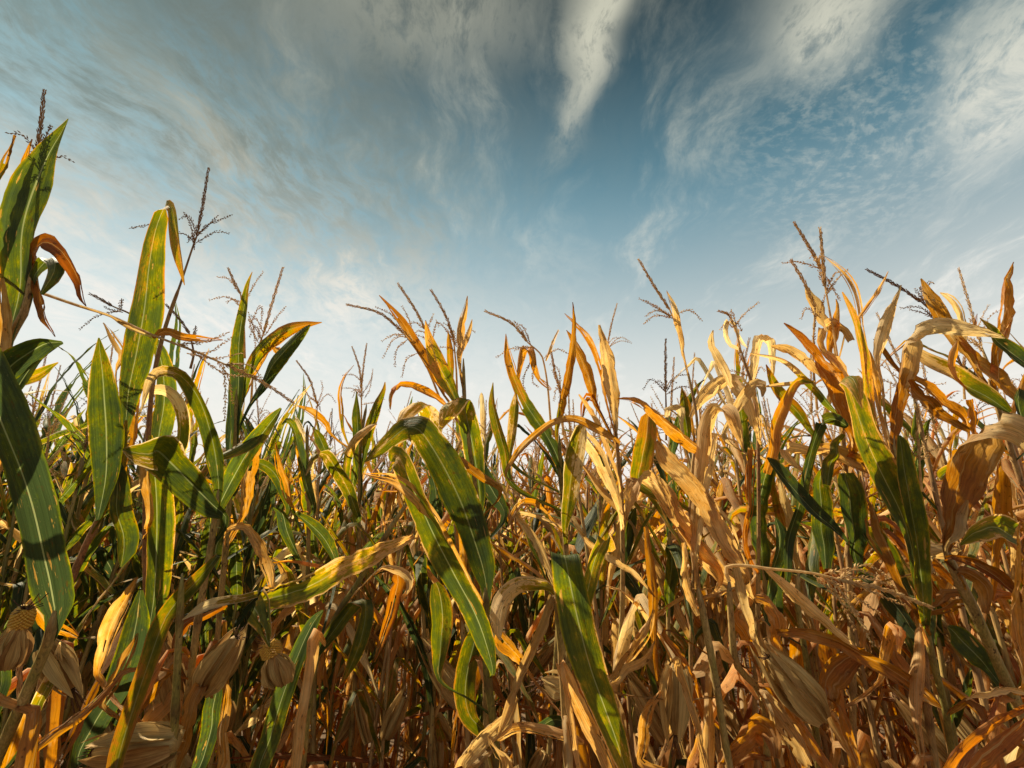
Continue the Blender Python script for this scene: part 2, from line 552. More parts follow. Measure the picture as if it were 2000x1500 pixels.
# look of a leaf: dry at base, dry at tip, tone of the dry tissue, pleat, curl, fold
KIND = {
    'g':  (0.14, 0.34, 0.45, 0.02, 0.10, 0.30),
    'dg': (-0.02, 0.12, 0.45, 0.02, 0.05, 0.30),
    'gt': (0.10, 0.95, 0.25, 0.05, 0.15, 0.30),
    'gy': (0.30, 0.55, 0.40, 0.03, 0.15, 0.30),
    'og': (0.92, 0.25, 0.60, 0.03, 0.15, 0.30),
    'go': (0.22, 0.90, 0.65, 0.04, 0.20, 0.30),
    'yo': (0.45, 0.62, 0.60, 0.04, 0.20, 0.30),
    'o':  (0.90, 1.00, 0.66, 0.07, 0.35, 0.25),
    'r':  (1.00, 1.05, 0.88, 0.05, 0.30, 0.22),
    't':  (0.92, 1.05, 0.36, 0.09, 0.40, 0.25),
    'p':  (0.90, 1.05, 0.10, 0.09, 0.35, 0.22),
    'b':  (1.00, 1.10, 0.95, 0.08, 0.45, 0.25),
    'n':  (1.00, 1.10, 0.58, 0.09, 0.40, 0.25),
}


def stalk_mesh(path, r0, r1, dry, rng, nodes=None, sides=7, n=None):
    L = float(np.sum(np.linalg.norm(np.diff(np.asarray(path)[:, :3], axis=0), axis=1)))
    n = n or max(10, int(L / 0.028))
    p = catmull(np.asarray(path), n)
    s = np.linspace(0, L, n)
    r = r0 + (r1 - r0) * (s / L)
    sp = 0.17
    off = rng.uniform(0, sp)
    d = np.abs(((s + off) % sp) - sp / 2)
    nb = np.exp(-(d / 0.012) ** 2)
    r = r * (1 + 0.22 * nb) * (1 + 0.05 * smoothnoise(n, max(4, n // 4), rng))
    r = r * np.clip((L - s) / 0.035, 0.28, 1)           # the top tapers off where the last sheath ends
    vs, fs = tube(p, r, sides)
    data = np.zeros((n, sides, 4))
    data[..., 0] = (dry + 0.15 * smoothnoise(n, 6, rng))[:, None]
    data[..., 1] = nb[:, None]
    data[..., 3] = 1
    return mesh_from('stalk', vs, fs, M_STALK, data.reshape(-1, 4))


def spikelets(path, rng, step=0.0045, per=2, length=0.0105, rad=0.0019, lean=0.55, stem=0.0011, bare=0.0):
    """a tassel branch: thin axis clothed in small pointed spikelets"""
    p = np.asarray(path, float)
    L = float(np.sum(np.linalg.norm(np.diff(p, axis=0), axis=1)))
    n = max(6, int(L / 0.02))
    q = catmull(p, n)
    vs, fs = tube(q, np.linspace(stem * 1.3, stem * 0.5, n), 4)
    V = [vs]
    F = list(fs)
    base = len(vs)
    m = max(2, int(L * (1 - bare) / step))
    dense = catmull(p, max(m + 2, 8))
    T = unit(np.gradient(dense, axis=0))
    start = int(len(dense) * bare)
    for i in range(start, len(dense)):
        c, t = dense[i], T[i]
        a = unit(np.cross(t, np.array((0.31, 0.2, 0.93))))
        b = np.cross(t, a)
        taper = 1 - 0.45 * (i / len(dense)) ** 2
        for k in range(per):
            th = i * 2.4 + k * 2 * math.pi / per + rng.uniform(-0.4, 0.4)
            o = a * math.cos(th) + b * math.sin(th)
            le = lean * rng.uniform(0.5, 1.4)
            d = unit(t + o * le)
            ln = length * rng.uniform(0.7, 1.2) * taper
            s0 = c + o * stem
            mid = s0 + d * ln * 0.45
            e1 = unit(np.cross(d, o)) * rad
            e2 = unit(np.cross(d, e1)) * rad
            V.append(np.array([s0, mid + e1, mid - e1 * 0.5 + e2 * 0.87, mid - e1 * 0.5 - e2 * 0.87, s0 + d * ln]))
            F += [(base, base + 1, base + 2), (base, base + 2, base + 3), (base, base + 3, base + 1),
                  (base + 4, base + 2, base + 1), (base + 4, base + 3, base + 2), (base + 4, base + 1, base + 3)]
            base += 5
    return np.vstack(V), F


def husk_ear(parent, base, tip, width, rng, kernels=False, tone=0.3, green=0.0, name='corn_ear', spread=0.5):
    """a ripe ear: husk leaves wrapped round the cob, dried silk at the tip, kernels where the husk gapes"""
    base, tip = np.asarray(base, float), np.asarray(tip, float)
    ax = tip - base
    L = float(np.linalg.norm(ax))
    t = ax / L
    a = unit(np.cross(t, np.array((0.2, 1.0, 0.3))))
    b = np.cross(t, a)
    n, sides = 16, 18
    s = np.linspace(0, 1, n)
    width = width * 0.72
    r = width / 2 * np.clip(np.sin((s * 0.78 + 0.16) * math.pi) ** 0.75, 0.16, 1)
    verts, data, uv = [], [], []
    for i in range(n):
        for j in range(sides):
            th = 2 * math.pi * j / sides
            rr = r[i] * (1 + 0.05 * math.sin(5 * th + 2 * s[i]) + 0.03 * rng.uniform(-1, 1))
            verts.append(base + t * L * s[i] * (0.74 if kernels else 1) + (a * math.cos(th) + b * math.sin(th)) * rr)
            data.append((1.0 - green, tone, 0.5 + 0.3 * math.sin(th * 3), s[i]))
            uv.append((width * th / 2, L * s[i], 3.3))
    faces = [(i * sides + j, i * sides + (j + 1) % sides, (i + 1) * sides + (j + 1) % sides, (i + 1) * sides + j)
             for i in range(n - 1) for j in range(sides)]
    faces += [tuple(range(sides - 1, -1, -1)), tuple(range((n - 1) * sides, n * sides))]
    ear = link(name, mesh_from('husk', verts, faces, M_HUSK, data, uv), parent)
    for k in range(7):
        th = k * 2.5 + rng.uniform(-0.4, 0.4)
        o = a * math.cos(th) + b * math.sin(th)
        wd = -a * math.sin(th) + b * math.cos(th)
        m = 16
        ss = np.linspace(0, 1, m)
        flare = spread * width * rng.uniform(0.3, 1.4) * np.clip(ss - 0.55, 0, 1) ** 1.8
        rr = np.interp(ss, s, r) * 1.06 + 0.003 + flare
        sp = base + t * (L * ss * rng.uniform(0.95, 1.3) * (0.62 if kernels else 1))[:, None] + o * rr[:, None]
        hw = width * 0.40 * profile(ss, 0.55, 0.35)
        vs, fs, dd, uu = ribbon(sp, np.tile(wd, (m, 1)), hw, np.full(m, 1.0 - green), min(1, max(0, tone + rng.uniform(-0.15, 0.15))), rng,
                                cols=6, fold=0.0, ruffle=0.06, pleat=0.015, curl=-0.42)
        link('husk_leaf', mesh_from('husk_leaf', vs, fs, M_HUSK, dd, uu), ear)
    V, F, bs = [], [], 0
    for k in range(16):
        th = rng.uniform(0, 6.28)
        o = (a * math.cos(th) + b * math.sin(th)) * rng.uniform(0.1, 0.9)
        st = base + t * L * 0.98
        e = st + t * 0.03 * rng.uniform(0.4, 1.2) + o * 0.025 + np.array((0, 0, -0.012))
        vs, fs = tube(np.array([st, (st + e) / 2 + o * 0.004, e]), 0.0009, 3)
        V.append(vs)
        F += [tuple(q + bs for q in f) for f in fs]
        bs += len(vs)
    link('silk', mesh_from('silk', np.vstack(V), F, M_SILK), ear)
    if kernels:
        V, F, bs = [], [], 0
        for i in range(11):
            z = L * (0.72 + 0.028 * i)
            rad = width * 0.40 * math.cos(max(0, (i - 5)) / 6.5 * 1.3)
            for j in range(14):
                th = 2 * math.pi * (j + 0.5 * (i % 2)) / 14
                o = a * math.cos(th) + b * math.sin(th)
                e = -a * math.sin(th) + b * math.cos(th)
                c = base + t * z + o * rad
                k1, k2 = e * width * 0.075, t * L * 0.0135
                up = o * 0.0045
                V.append(np.array([c - k1 - k2, c + k1 - k2, c + k1 + k2, c - k1 + k2,
                                   c - k1 * .6 - k2 * .6 + up, c + k1 * .6 - k2 * .6 + up, c + k1 * .6 + k2 * .6 + up, c - k1 * .6 + k2 * .6 + up]))
                F += [tuple(q + bs for q in f) for f in ((4, 5, 6, 7), (0, 1, 5, 4), (1, 2, 6, 5), (2, 3, 7, 6), (3, 0, 4, 7))]
                bs += 8
        link('kernels', mesh_from('kernels', np.vstack(V), F, M_KERNEL), ear)['kind'] = 'stuff'
    return ear


def thing(name, label, cat, loc=(0, 0, 0), group=None):
    o = bpy.data.objects.new(name, None)
    COL.objects.link(o)
    o.empty_display_size = 0.05
    o.location = loc
    o['label'] = label
    o['category'] = cat
    if group:
        o['group'] = group
    return o


# ------------------------------------------------------------------ the ground
gv, gf = [], []
G = 81
xs = np.sign(np.linspace(-1, 1, G)) * np.abs(np.linspace(-1, 1, G)) ** 3 * 600
for yy in xs:
    for xx in xs:
        near = max(0.0, 1 - math.hypot(xx, yy) / 60)
        gv.append((xx, yy, near * 0.025 * math.sin(xx * 3.1) * math.sin(yy * 2.3 + xx)))
for i in range(G - 1):
    for j in range(G - 1):
        gf.append((i * G + j, i * G + j + 1, (i + 1) * G + j + 1, (i + 1) * G + j))
gr = link('ground', mesh_from('ground', gv, gf, M_SOIL))
gr['kind'] = 'structure'
# ------------------------------------------------------------------ corn plants of the front row, one by one


class Plant:
    """a single plant: stalk from the ground, leaves, tassel, ears; all parts are parented to one empty"""
    def __init__(self, seed, d, stalk, label, group=None, r=(0.011, 0.006), dry=0.6, low=4, lowkind='tno'):
        self.rng = np.random.default_rng(seed)
        self.d = d
        pts = [unproject(p[0], p[1], d + (p[2] if len(p) > 2 else 0)) for p in stalk]      # listed from the top down
        last, prev = pts[-1], pts[-2]
        lean = (last - prev)[:2] / max(1e-6, prev[2] - last[2])
        foot = np.array((last[0] + 0.45 * lean[0] * last[2], last[1] + 0.25 * lean[1] * last[2], -0.03))
        pts.append(foot * 0.5 + last * 0.5 + np.array((lean[0], lean[1], 0)) * 0.05 * last[2])
        pts.append(foot)
        pts = pts[::-1]
        self.base = np.array((foot[0], foot[1], 0.0))
        self.root = thing('corn_plant', label, 'corn plant', tuple(self.base), group)
        self.path = catmull(np.array(pts), 80)
        link('stalk', stalk_mesh(self.path - self.base, r[0], r[1], dry, self.rng), self.root)
        for k in range(2 * low + 2):
            z = self.rng.uniform(0.3, 1.25)
            i = int(np.argmin(np.abs(self.path[:, 2] - z)))
            az = self.rng.uniform(0, 2 * math.pi)
            loose_leaf(self, self.path[i], az, self.rng.choice(list(lowkind)))

    def leaf(self, kind, W, pts, dd=(0.0, 0.0), roll=None, flip=None, attach=True, tone=None, dry=None, fold=None, n=None, curl=None):
        rng = self.rng
        k = KIND[kind]
        m = len(pts)
        P = [unproject(p[0], p[1], 1.0) for p in pts]
        chord = np.concatenate([[0], np.cumsum([math.hypot(pts[i + 1][0] - pts[i][0], pts[i + 1][1] - pts[i][1]) + 1 for i in range(m - 1)])])
        t = chord / chord[-1]
        widths = profile(t) * W
        ctrl, prevw = [], None
        for i, p in enumerate(pts):
            d = self.d + dd[0] + (dd[1] - dd[0]) * t[i] + (p[3] if len(p) > 3 and p[3] is not None else 0)
            q = unproject(p[0], p[1], d)
            wv = p[2] if len(p) > 2 and p[2] is not None else max(widths[i], 1.5)
            a, b = pts[max(i - 1, 0)], pts[min(i + 1, m - 1)]
            if len(p) > 4:
                ang = math.radians(p[4])
                w2 = np.array((math.cos(ang), math.sin(ang)))
            else:
                tx, ty = b[0] - a[0], -(b[1] - a[1])
                w2 = np.array((-ty, tx)) / max(1e-6, math.hypot(tx, ty))
            if prevw is not None and np.dot(prevw, w2) < 0:
                w2 = -w2
            prevw = w2
            wd = CAM_R * w2[0] + CAM_U * w2[1]
            ctrl.append(np.concatenate([q, wd, [wv * d / FPX / 2]]))
        if attach:
            dist = np.linalg.norm(self.path - ctrl[0][:3], axis=1)
            i = int(np.argmin(dist))
            i = max(0, i - 3)
            a = self.path[i]
            if np.linalg.norm(a - ctrl[0][:3]) > 0.012:
                ctrl.insert(0, np.concatenate([a, ctrl[0][3:6], [min(ctrl[0][6] * 0.5, 0.008)]]))
        length = sum(np.linalg.norm(ctrl[i + 1][:3] - ctrl[i][:3]) for i in range(len(ctrl) - 1))
        n = n or int(min(46, max(18, length / 0.014)))
        c = catmull(np.array(ctrl), n)
        spine, wd, hw = c[:, :3], c[:, 3:6], np.maximum(c[:, 6], 0.0006)
        # a little unevenness along the blade
        spine = spine + CAM_F * (smoothnoise(n, 5, rng) * 0.008)[:, None]
        T = unit(np.gradient(spine, axis=0))
        wd = unit(wd - T * np.sum(wd * T, axis=1, keepdims=True))
        N = np.cross(T, wd)
        r0 = math.radians(rng.uniform(-24, 24) if roll is None else roll)
        ra = r0 + 0.22 * smoothnoise(n, 4, rng)
        wd = wd * np.cos(ra)[:, None] + N * np.sin(ra)[:, None]
        hw = hw * (0.82 if k[0] > 0.8 and W < 60 else 0.92)
        v = np.linspace(0, 1, n)
        d0, d1 = (k[0], k[1]) if dry is None else dry
        dr = d0 + (d1 - d0) * v ** 1.4
        fl = (1 if rng.uniform() < 0.7 else -1) if flip is None else flip
        # the hollow (upper) face looks at the camera when flip = 1
        if np.dot(np.cross(T[n // 2], wd[n // 2]), CAM_F) > 0:
            fl = -fl
        if isinstance(tone, tuple):             # sunlight on the blade past its fold is painted in as paler tone
            tone = tone[0] + (tone[1] - tone[0]) * np.clip((v - 0.35) / 0.3, 0, 1)
        vs, fs, da, uv = ribbon(spine - self.base, wd, hw, dr, k[2] if tone is None else tone, rng, cols=10,
                                fold=k[5] if fold is None else fold, ruffle=0.10, pleat=k[3], curl=k[4] if curl is None else curl, flip=fl, ragged=0.10 if k[0] > 0.8 else 0.05)
        return link('leaf', mesh_from('leaf', vs, fs, M_LEAF, da, uv), self.root)

    def p3(self, pts, dd=0.0):
        return np.array([unproject(p[0], p[1], self.d + dd + (p[2] if len(p) > 2 else 0)) for p in pts]) - self.base

    def tassel(self, spike, branches=(), stem=None, dd=0.0, dark=True, size=1.0):
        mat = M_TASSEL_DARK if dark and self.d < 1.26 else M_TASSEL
        sp = self.p3(spike, dd)
        V, F = spikelets(sp, self.rng, 0.0036, 3, 0.0105 * size, 0.0015 * size, 0.40, 0.0012, 0.0)
        br = [self.p3(b, dd) for b in branches]
        ax = unit(sp[-1] - sp[0])
        for q in range(int(self.rng.integers(2, 5))):       # more fine sprays round the foot of the spike
            o = self.rng.normal(0, 1, 3)
            o = unit(unit(o - ax * np.dot(o, ax)) * self.rng.uniform(0.4, 1.0) + ax * 0.8)
            s0 = sp[0] - ax * self.rng.uniform(0.0, 0.035)
            ln = self.rng.uniform(0.05, 0.12)
            br.append(np.array([s0, s0 + o * ln * 0.6, s0 + o * ln + np.array((0, 0, -self.rng.uniform(0.005, 0.06)))]))
        if stem:
            st = self.p3(stem, dd)
            st = catmull(st, 20)
            vs, fs = tube(st, np.linspace(0.0034, 0.0019, len(st)), 6)
            F = F + [tuple(q + len(V) for q in f) for f in fs]
            V = np.vstack([V, vs])
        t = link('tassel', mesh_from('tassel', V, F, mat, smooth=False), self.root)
        for b in br:
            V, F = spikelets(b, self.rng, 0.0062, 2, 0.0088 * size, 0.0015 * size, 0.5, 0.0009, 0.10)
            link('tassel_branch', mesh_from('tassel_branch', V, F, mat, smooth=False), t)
        return t

    def ear(self, base, tip, W, kernels=False, tone=0.3, dd=0.0, green=0.0, spread=0.5):
        b, t = self.p3([base, tip], dd)
        husk_ear(self.root, b, t, W * (self.d + dd) / FPX, self.rng, kernels, tone, green, spread=spread)


def blade_path(base, az, length, th0, droop, kink=None, n=18, rng=None, side=0.0):
    """spine of a leaf that leaves the stalk at angle th0 from upright, arching by droop, optionally snapped over at kink"""
    th = th0
    p = np.array(base, float)
    out = [p.copy()]
    ds = length / (n - 1)
    a = az
    for i in range(1, n):
        t = i / (n - 1)
        if kink is not None and abs(t - kink[0]) < 0.5 / (n - 1) * 2:
            th += kink[1] / 2
        th += droop / (n - 1) * (0.4 + 1.2 * t)
        th = min(th, math.radians(176))
        a += side / (n - 1)
        p = p + ds * np.array((math.sin(th) * math.cos(a), math.sin(th) * math.sin(a), math.cos(th)))
        out.append(p.copy())
    return np.array(out)


def blade(base, az, kind, rng, length, width, th0, droop, kink, cols=6, n=18, side=0.0, twist=0.5):
    k = KIND[kind]
    sp = blade_path(base, az, length, th0, droop, kink, n, rng, side)
    t = np.linspace(0, 1, n)
    sp[:, 0] += smoothnoise(n, 4, rng) * 0.012 * t
    sp[:, 1] += smoothnoise(n, 4, rng) * 0.012 * t
    wd = np.tile(np.array((-math.sin(az), math.cos(az), 0.0)), (n, 1))
    T = unit(np.gradient(sp, axis=0))
    wd = unit(wd - T * np.sum(wd * T, axis=1, keepdims=True))
    N = np.cross(T, wd)
    tw = twist * (t * rng.uniform(-1, 1) + 0.6 * smoothnoise(n, 3, rng) * t)
    wd = wd * np.cos(tw)[:, None] + N * np.sin(tw)[:, None]
    hw = np.maximum(width / 2 * profile(t, 0.45, 0.3), 0.0008)
    dr = k[0] + (k[1] - k[0]) * t ** 1.4
    return ribbon(sp, wd, hw, dr, k[2], rng, cols=cols, fold=k[5], ruffle=0.16 if k[0] < 0.8 else 0.3, pleat=k[3], curl=k[4] * (1 if k[0] < 0.8 else 1.9), ragged=0.09, flip=-1)


def loose_leaf(pl, at, az, kind):
    rng = pl.rng
    vs, fs, da, uv = blade(at - pl.base, az, kind, rng, rng.uniform(0.35, 0.62), rng.uniform(0.03, 0.055), math.radians(rng.uniform(25, 60)),
                           math.radians(rng.uniform(10, 50)), (rng.uniform(0.06, 0.22), math.radians(rng.uniform(95, 130))), twist=1.1)
    link('leaf', mesh_from('leaf', vs, fs, M_LEAF, da, uv), pl.root)


FRONT = 'corn plants of the front row'

# 1 tall dark green plant at the left edge
p = Plant(11, 0.93, [(70, 500), (48, 610), (20, 660), (0, 760), (-20, 900), (-60, 1200), (-90, 1500)],
          'tallest dark green corn plant, at the left edge, with rust leaves hanging beside it', FRONT, dry=0.55, low=3)
p.leaf('g', 74, [(8, 730, 26), (22, 640, 44), (38, 545, 62), (50, 455, 70), (66, 360, 74), (92, 295, 50), (112, 258, 26), (127, 228, 3)], (0, 0), roll=8, fold=0.25)
p.leaf('n', 26, [(12, 560), (10, 470, 24), (32, 370, 30), (50, 310, 16), (63, 272, 2)], (0.03, 0.05))
p.leaf('o', 36, [(-45, 480), (-25, 400, 34), (5, 345, 40), (25, 305, 20), (37, 268, 2)], (0, -0.05), dry=(0.5, 0.75))
p.leaf('o', 44, [(62, 530, 16), (85, 478, 34, 0, 90), (122, 492, 42, -0.02, 40), (148, 540, 34), (163, 578, 18), (173, 600, 2)], (0, -0.08), roll=0, tone=0.95)
p.leaf('g', 32, [(58, 590, 12), (72, 540, 24), (92, 503, 32, -0.02, 10), (106, 515, 34, -0.05, 10), (100, 545, 26, -0.06), (84, 575, 8, -0.06)], roll=0)
p.leaf('o', 34, [(62, 545, 18), (72, 575, 32), (86, 612, 26), (97, 640, 10), (104, 657, 2)], (0, -0.06), roll=0, tone=0.85)
p.leaf('n', 40, [(-5, 900, 24), (-10, 800, 38), (-6, 700, 44), (5, 600, 30), (10, 545, 6)], (-0.03, -0.03))
p.leaf('dg', 62, [(-40, 800, 24), (-5, 745, 44), (35, 702, 56), (78, 672, 40), (120, 668, 8)], (0, -0.1), roll=20)
p.leaf('dg', 44, [(-20, 860, 20), (10, 800, 40), (45, 740, 44), (82, 692, 30), (115, 672, 4)], (0.02, -0.05), roll=-10)
p.leaf('yo', 26, [(-10, 800, 10), (30, 750, 22), (75, 728, 26), (118, 708, 3)], (0.08, 0.1))
p.tassel([(73, 300), (80, 240), (86, 178)], [], [(48, 500), (62, 400), (73, 300)], 0.05)
# its snapped top hanging out to the right
p.leaf('r', 22, [(300, 660, 8), (318, 648, 20), (350, 655, 24), (395, 663, 16), (432, 664, 2)], (0.12, 0.12), attach=False, roll=0)
p.leaf('t', 12, [(150, 596, 5), (215, 617, 7), (235, 628, 14), (262, 644, 12), (300, 658, 8)], (0.06, 0.12), attach=False, roll=0)
p.tassel([(440, 712), (510, 745), (572, 786)], [[(345, 668), (400, 690), (450, 660)], [(350, 672), (400, 668), (445, 650)], [(365, 690), (420, 700), (470, 690)], [(380, 690), (440, 730), (500, 735)]],
         [(75, 570), (150, 596), (215, 617), (300, 655), (380, 686), (440, 712)], 0.1, dark=False)

# 2 big lower leaf plant, left edge
p = Plant(12, 0.80, [(107, 1192), (96, 1250), (62, 1330), (18, 1430), (-12, 1500)],
          'corn plant at the lower left whose huge blue green leaf slants in from the edge', FRONT, r=(0.009, 0.0085), dry=0.34, low=3)
p.leaf('dg', 112, [(107, 1200, 50), (104, 1180, 80), (92, 1120, 94), (62, 1010, 102), (25, 890, 100), (-25, 770, 110), (-90, 650, 80), (-150, 560, 10)], (0, -0.06), roll=6, fold=0.2, curl=0.05)
p.leaf('n', 70, [(40, 1200, 20), (60, 1180, 50), (110, 1225, 60), (150, 1245, 10)], (0.1, 0.15))
p.ear((88, 1262), (140, 1345, ), 46, dd=0.1, tone=0.45)
p.ear((14, 1300), (50, 1188), 48, kernels=True, dd=-0.05, tone=0.35, spread=0.2)
p.leaf('gt', 30, [(50, 1450, 14), (78, 1380, 24), (110, 1300, 26), (125, 1250, 3)], (0.06, 0.1))
p.leaf('dg', 46, [(-10, 1420, 20), (0, 1350, 40), (8, 1280, 30), (0, 1230, 5)], (0, 0))

# 3 tall green leaf with the folded tip, and the plant with the grey leaf
p = Plant(13, 1.12, [(247, 830), (226, 900), (198, 1000), (168, 1065), (140, 1135), (110, 1220), (60, 1420)],
          'corn plant on the left with a tall bright green leaf folded over at its tip', FRONT, dry=0.75, low=4)
p.leaf('g', 70, [(246, 830, 16), (252, 765, 46), (268, 690, 66), (284, 605, 68), (294, 520, 54), (306, 450, 36), (315, 416, 26, 0, 30), (323, 401, 24, -0.02, 30), (332, 404, 24, -0.04, 20), (338, 440, 30, -0.05), (347, 495, 26, -0.05), (353, 530, 14, -0.05), (357, 556, 2, -0.05)],
       roll=8, dry=(0.10, 0.62), fold=0.2)
p.leaf('gt', 58, [(196, 1000, 14), (206, 930, 46), (210, 850, 60), (206, 780, 54), (202, 720, 38), (199, 690, 22), (197, 660, 3)], (-0.08, -0.1), roll=30, dry=(-0.12, 0.42), tone=0.15, fold=0.25)  # tip coloured paler and drier for the sunlight on it
p.leaf('yo', 30, [(198, 1002, 10), (222, 960, 26), (238, 900, 30), (244, 850, 18), (250, 820, 6)], (-0.02, -0.02), dry=(0.5, 0.6))
p.leaf('g', 56, [(218, 900, 20), (228, 960, 44), (236, 1020, 54), (240, 1080, 40), (236, 1108, 4)], (-0.04, -0.04), roll=0, dry=(0.1, 0.2))
p.leaf('t', 28, [(228, 730, 6), (242, 690, 22), (222, 655, 18), (200, 630, 3)], (0.12, 0.16))
p.leaf('o', 44, [(258, 880, 22), (265, 810, 40), (270, 740, 36), (262, 690, 4)], (0.06, 0.08), dry=(0.7, 0.95))

# 4 purple stalk with the tall tassel
p = Plant(14, 1.24, [(353, 553), (322, 643), (300, 740), (290, 850), (284, 1000), (286, 1180), (288, 1260), (285, 1500)],
          'corn plant with a thin purple brown stalk carrying the tall lone tassel on the left', FRONT, r=(0.011, 0.0045), dry=0.95, low=3)
p.tassel([(384, 462), (396, 400), (407, 330)], [[(384, 462), (405, 440), (428, 430), (452, 420)], [(386, 460), (402, 444), (425, 422)], [(379, 474), (366, 460), (352, 455)], [(380, 470), (388, 450), (384, 442)]],
         [(322, 643), (353, 553), (376, 484), (384, 462)])
p.tassel([(220, 598), (198, 585), (178, 575)], [[(240, 610), (220, 606), (205, 600)], [(252, 446), (275, 442), (299, 438)]], [(300, 660), (262, 618), (220, 598)], 0.06)
p.tassel([(370, 652), (350, 622), (325, 596)], [], [(372, 720), (378, 690), (370, 652)], 0.1)
p.leaf('g', 58, [(288, 1250, 14), (296, 1180, 50), (304, 1090, 60), (306, 1000, 60), (302, 920, 48), (296, 850, 10)], (-0.1, -0.12), roll=4, dry=(0.08, 0.5))
p.leaf('n', 40, [(296, 1010, 20), (288, 960, 34), (280, 900, 32), (272, 860, 4)], (-0.12, -0.12))
p.leaf('g', 50, [(300, 920, 20), (312, 850, 44), (318, 760, 46), (310, 690, 30), (300, 650, 4)], (0.06, 0.1))
p.leaf('gt', 36, [(290, 980, 14), (340, 900, 26), (352, 820, 34), (330, 770, 30), (290, 765, 18), (280, 790, 3)], (0.05, 0.0))

# 5 arching leaf, pale flap
p = Plant(15, 1.05, [(427, 955), (420, 1010), (410, 1080), (392, 1180), (375, 1300), (350, 1500)],
          'green corn plant on the left with a side leaf ending in a pale folded flap', FRONT, dry=0.45, low=4)
p.leaf('gt', 42, [(427, 958, 20), (422, 900, 40), (412, 850, 42), (392, 785, 38), (362, 742, 30, 0, 60), (325, 724, 26, -0.02, 95), (296, 742, 22), (280, 776, 12), (270, 805, 2)], (0, -0.12), roll=0, dry=(0.1, 0.8))
p.leaf('dg', 78, [(445, 1012, 20), (420, 985, 56), (380, 945, 76), (340, 905, 82), (312, 880, 86, -0.02), (296, 886, 74, -0.06), (272, 884, 44, -0.07), (246, 877, 5, -0.06)], (0, -0.08), roll=0, dry=(0.02, 0.45), tone=0.0)  # sunlit flap painted in by a paler, drier colour past the fold
p.leaf('yo', 40, [(420, 1090, 14), (384, 1135, 34), (345, 1175, 38), (318, 1215, 40), (290, 1290, 46), (262, 1370, 46), (242, 1440, 44), (228, 1510, 40)], (-0.1, -0.2), roll=-12, dry=(0.38, 0.6))
p.leaf('o', 34, [(252, 1305, 16), (215, 1345, 22), (170, 1388, 26), (100, 1437, 26), (20, 1502, 12)], (-0.1, -0.24), tone=0.55, roll=14)
p.leaf('n', 50, [(340, 1260, 20), (365, 1215, 40), (405, 1195, 44), (440, 1180, 20)], (0.05, 0.1), tone=0.85)
p.ear((395, 1345), (462, 1245), 58, dd=-0.02, tone=0.3)
p.ear((345, 1400), (318, 1255), 52, dd=0.05, tone=0.5)
p.leaf('n', 40, [(345, 1490, 20), (368, 1420, 36), (388, 1350, 40), (400, 1340, 30, 0.02), (410, 1365, 12, 0.04)], (-0.06, -0.06), roll=10)
p.leaf('dg', 40, [(390, 1500, 30), (410, 1430, 36), (425, 1350, 30), (430, 1330, 6)], (0.05, 0.05))
p.leaf('n', 26, [(425, 1510, 22), (440, 1420, 24), (450, 1340, 22), (446, 1330, 12)], (0.0, 0.02))

# 6 big husk ear low left
p = Plant(16, 0.92, [(356, 1120), (350, 1240), (344, 1360), (335, 1500)], 'corn plant at the bottom left bearing a big straw coloured ear lying sideways', FRONT, dry=0.4, low=3)
p.ear((345, 1450), (185, 1470), 72, dd=0.0, tone=0.12, green=0.12, spread=0.9)
p.leaf('n', 40, [(200, 1385, 20), (230, 1330, 34), (252, 1280, 28), (262, 1240, 4)], (0.03, 0.05))
p.leaf('dg', 60, [(150, 1500, 30), (180, 1420, 50), (235, 1330, 56), (268, 1220, 50), (280, 1150, 8)], (0.15, 0.15), roll=20)
p.leaf('n', 40, [(190, 1330, 16), (205, 1260, 36), (240, 1180, 40), (265, 1130, 6)], (0.12, 0.12))

# 7 upright green leaf pair left of centre
p = Plant(17, 1.38, [(462, 760), (460, 860), (450, 960), (440, 1080), (425, 1250), (410, 1500)],
          'corn plant left of centre with a narrow green leaf ending in a brown needle', FRONT, dry=0.5, low=4)
p.leaf('g', 32, [(462, 840, 18), (464, 750, 30), (468, 660, 30), (476, 595, 20), (484, 560, 10), (495, 532, 1.5)], (0, 0.02), roll=0, dry=(-0.02, 0.55))
p.leaf('dg', 32, [(447, 920, 18), (451, 830, 32), (454, 750, 28), (458, 690, 3)], (0.04, 0.06))
p.leaf('go', 34, [(478, 770, 8), (485, 722, 22), (505, 685, 30), (548, 652, 30), (590, 636, 18), (627, 629, 2)], (0.02, -0.06), roll=20, dry=(0.12, 0.85))
p.leaf('g', 34, [(488, 790, 10), (510, 752, 26), (536, 712, 34), (568, 672, 30), (592, 645, 18), (604, 634, 3)], (0.0, -0.1), roll=0, dry=(0.05, 0.35))
p.leaf('o', 22, [(492, 742, 6), (515, 705, 14), (532, 676, 24), (545, 690, 16), (548, 720, 3)], (0.03, 0.02))
p.tassel([(470, 575), (456, 548), (446, 525)], [[(470, 600), (455, 585), (444, 590)], [(488, 620), (495, 640), (500, 690)], [(486, 640), (510, 600), (505, 660)]], [(478, 700), (476, 630), (470, 575)], 0.05)
p.tassel([(515, 650), (532, 590), (552, 524)], [[(518, 655), (540, 620), (557, 600)], [(505, 670), (490, 640), (486, 612)]], [(490, 790), (498, 700), (515, 650)], 0.03)
p.leaf('g', 44, [(420, 1015, 14), (444, 950, 38), (474, 900, 44), (512, 850, 36), (538, 815, 24), (551, 797, 6)], (-0.2, -0.25), roll=14)
p.leaf('yo', 38, [(540, 806, 14), (510, 842, 32), (470, 872, 36), (425, 893, 20), (384, 909, 2)], (-0.22, -0.3), roll=24, attach=False, dry=(0.3, 0.55))
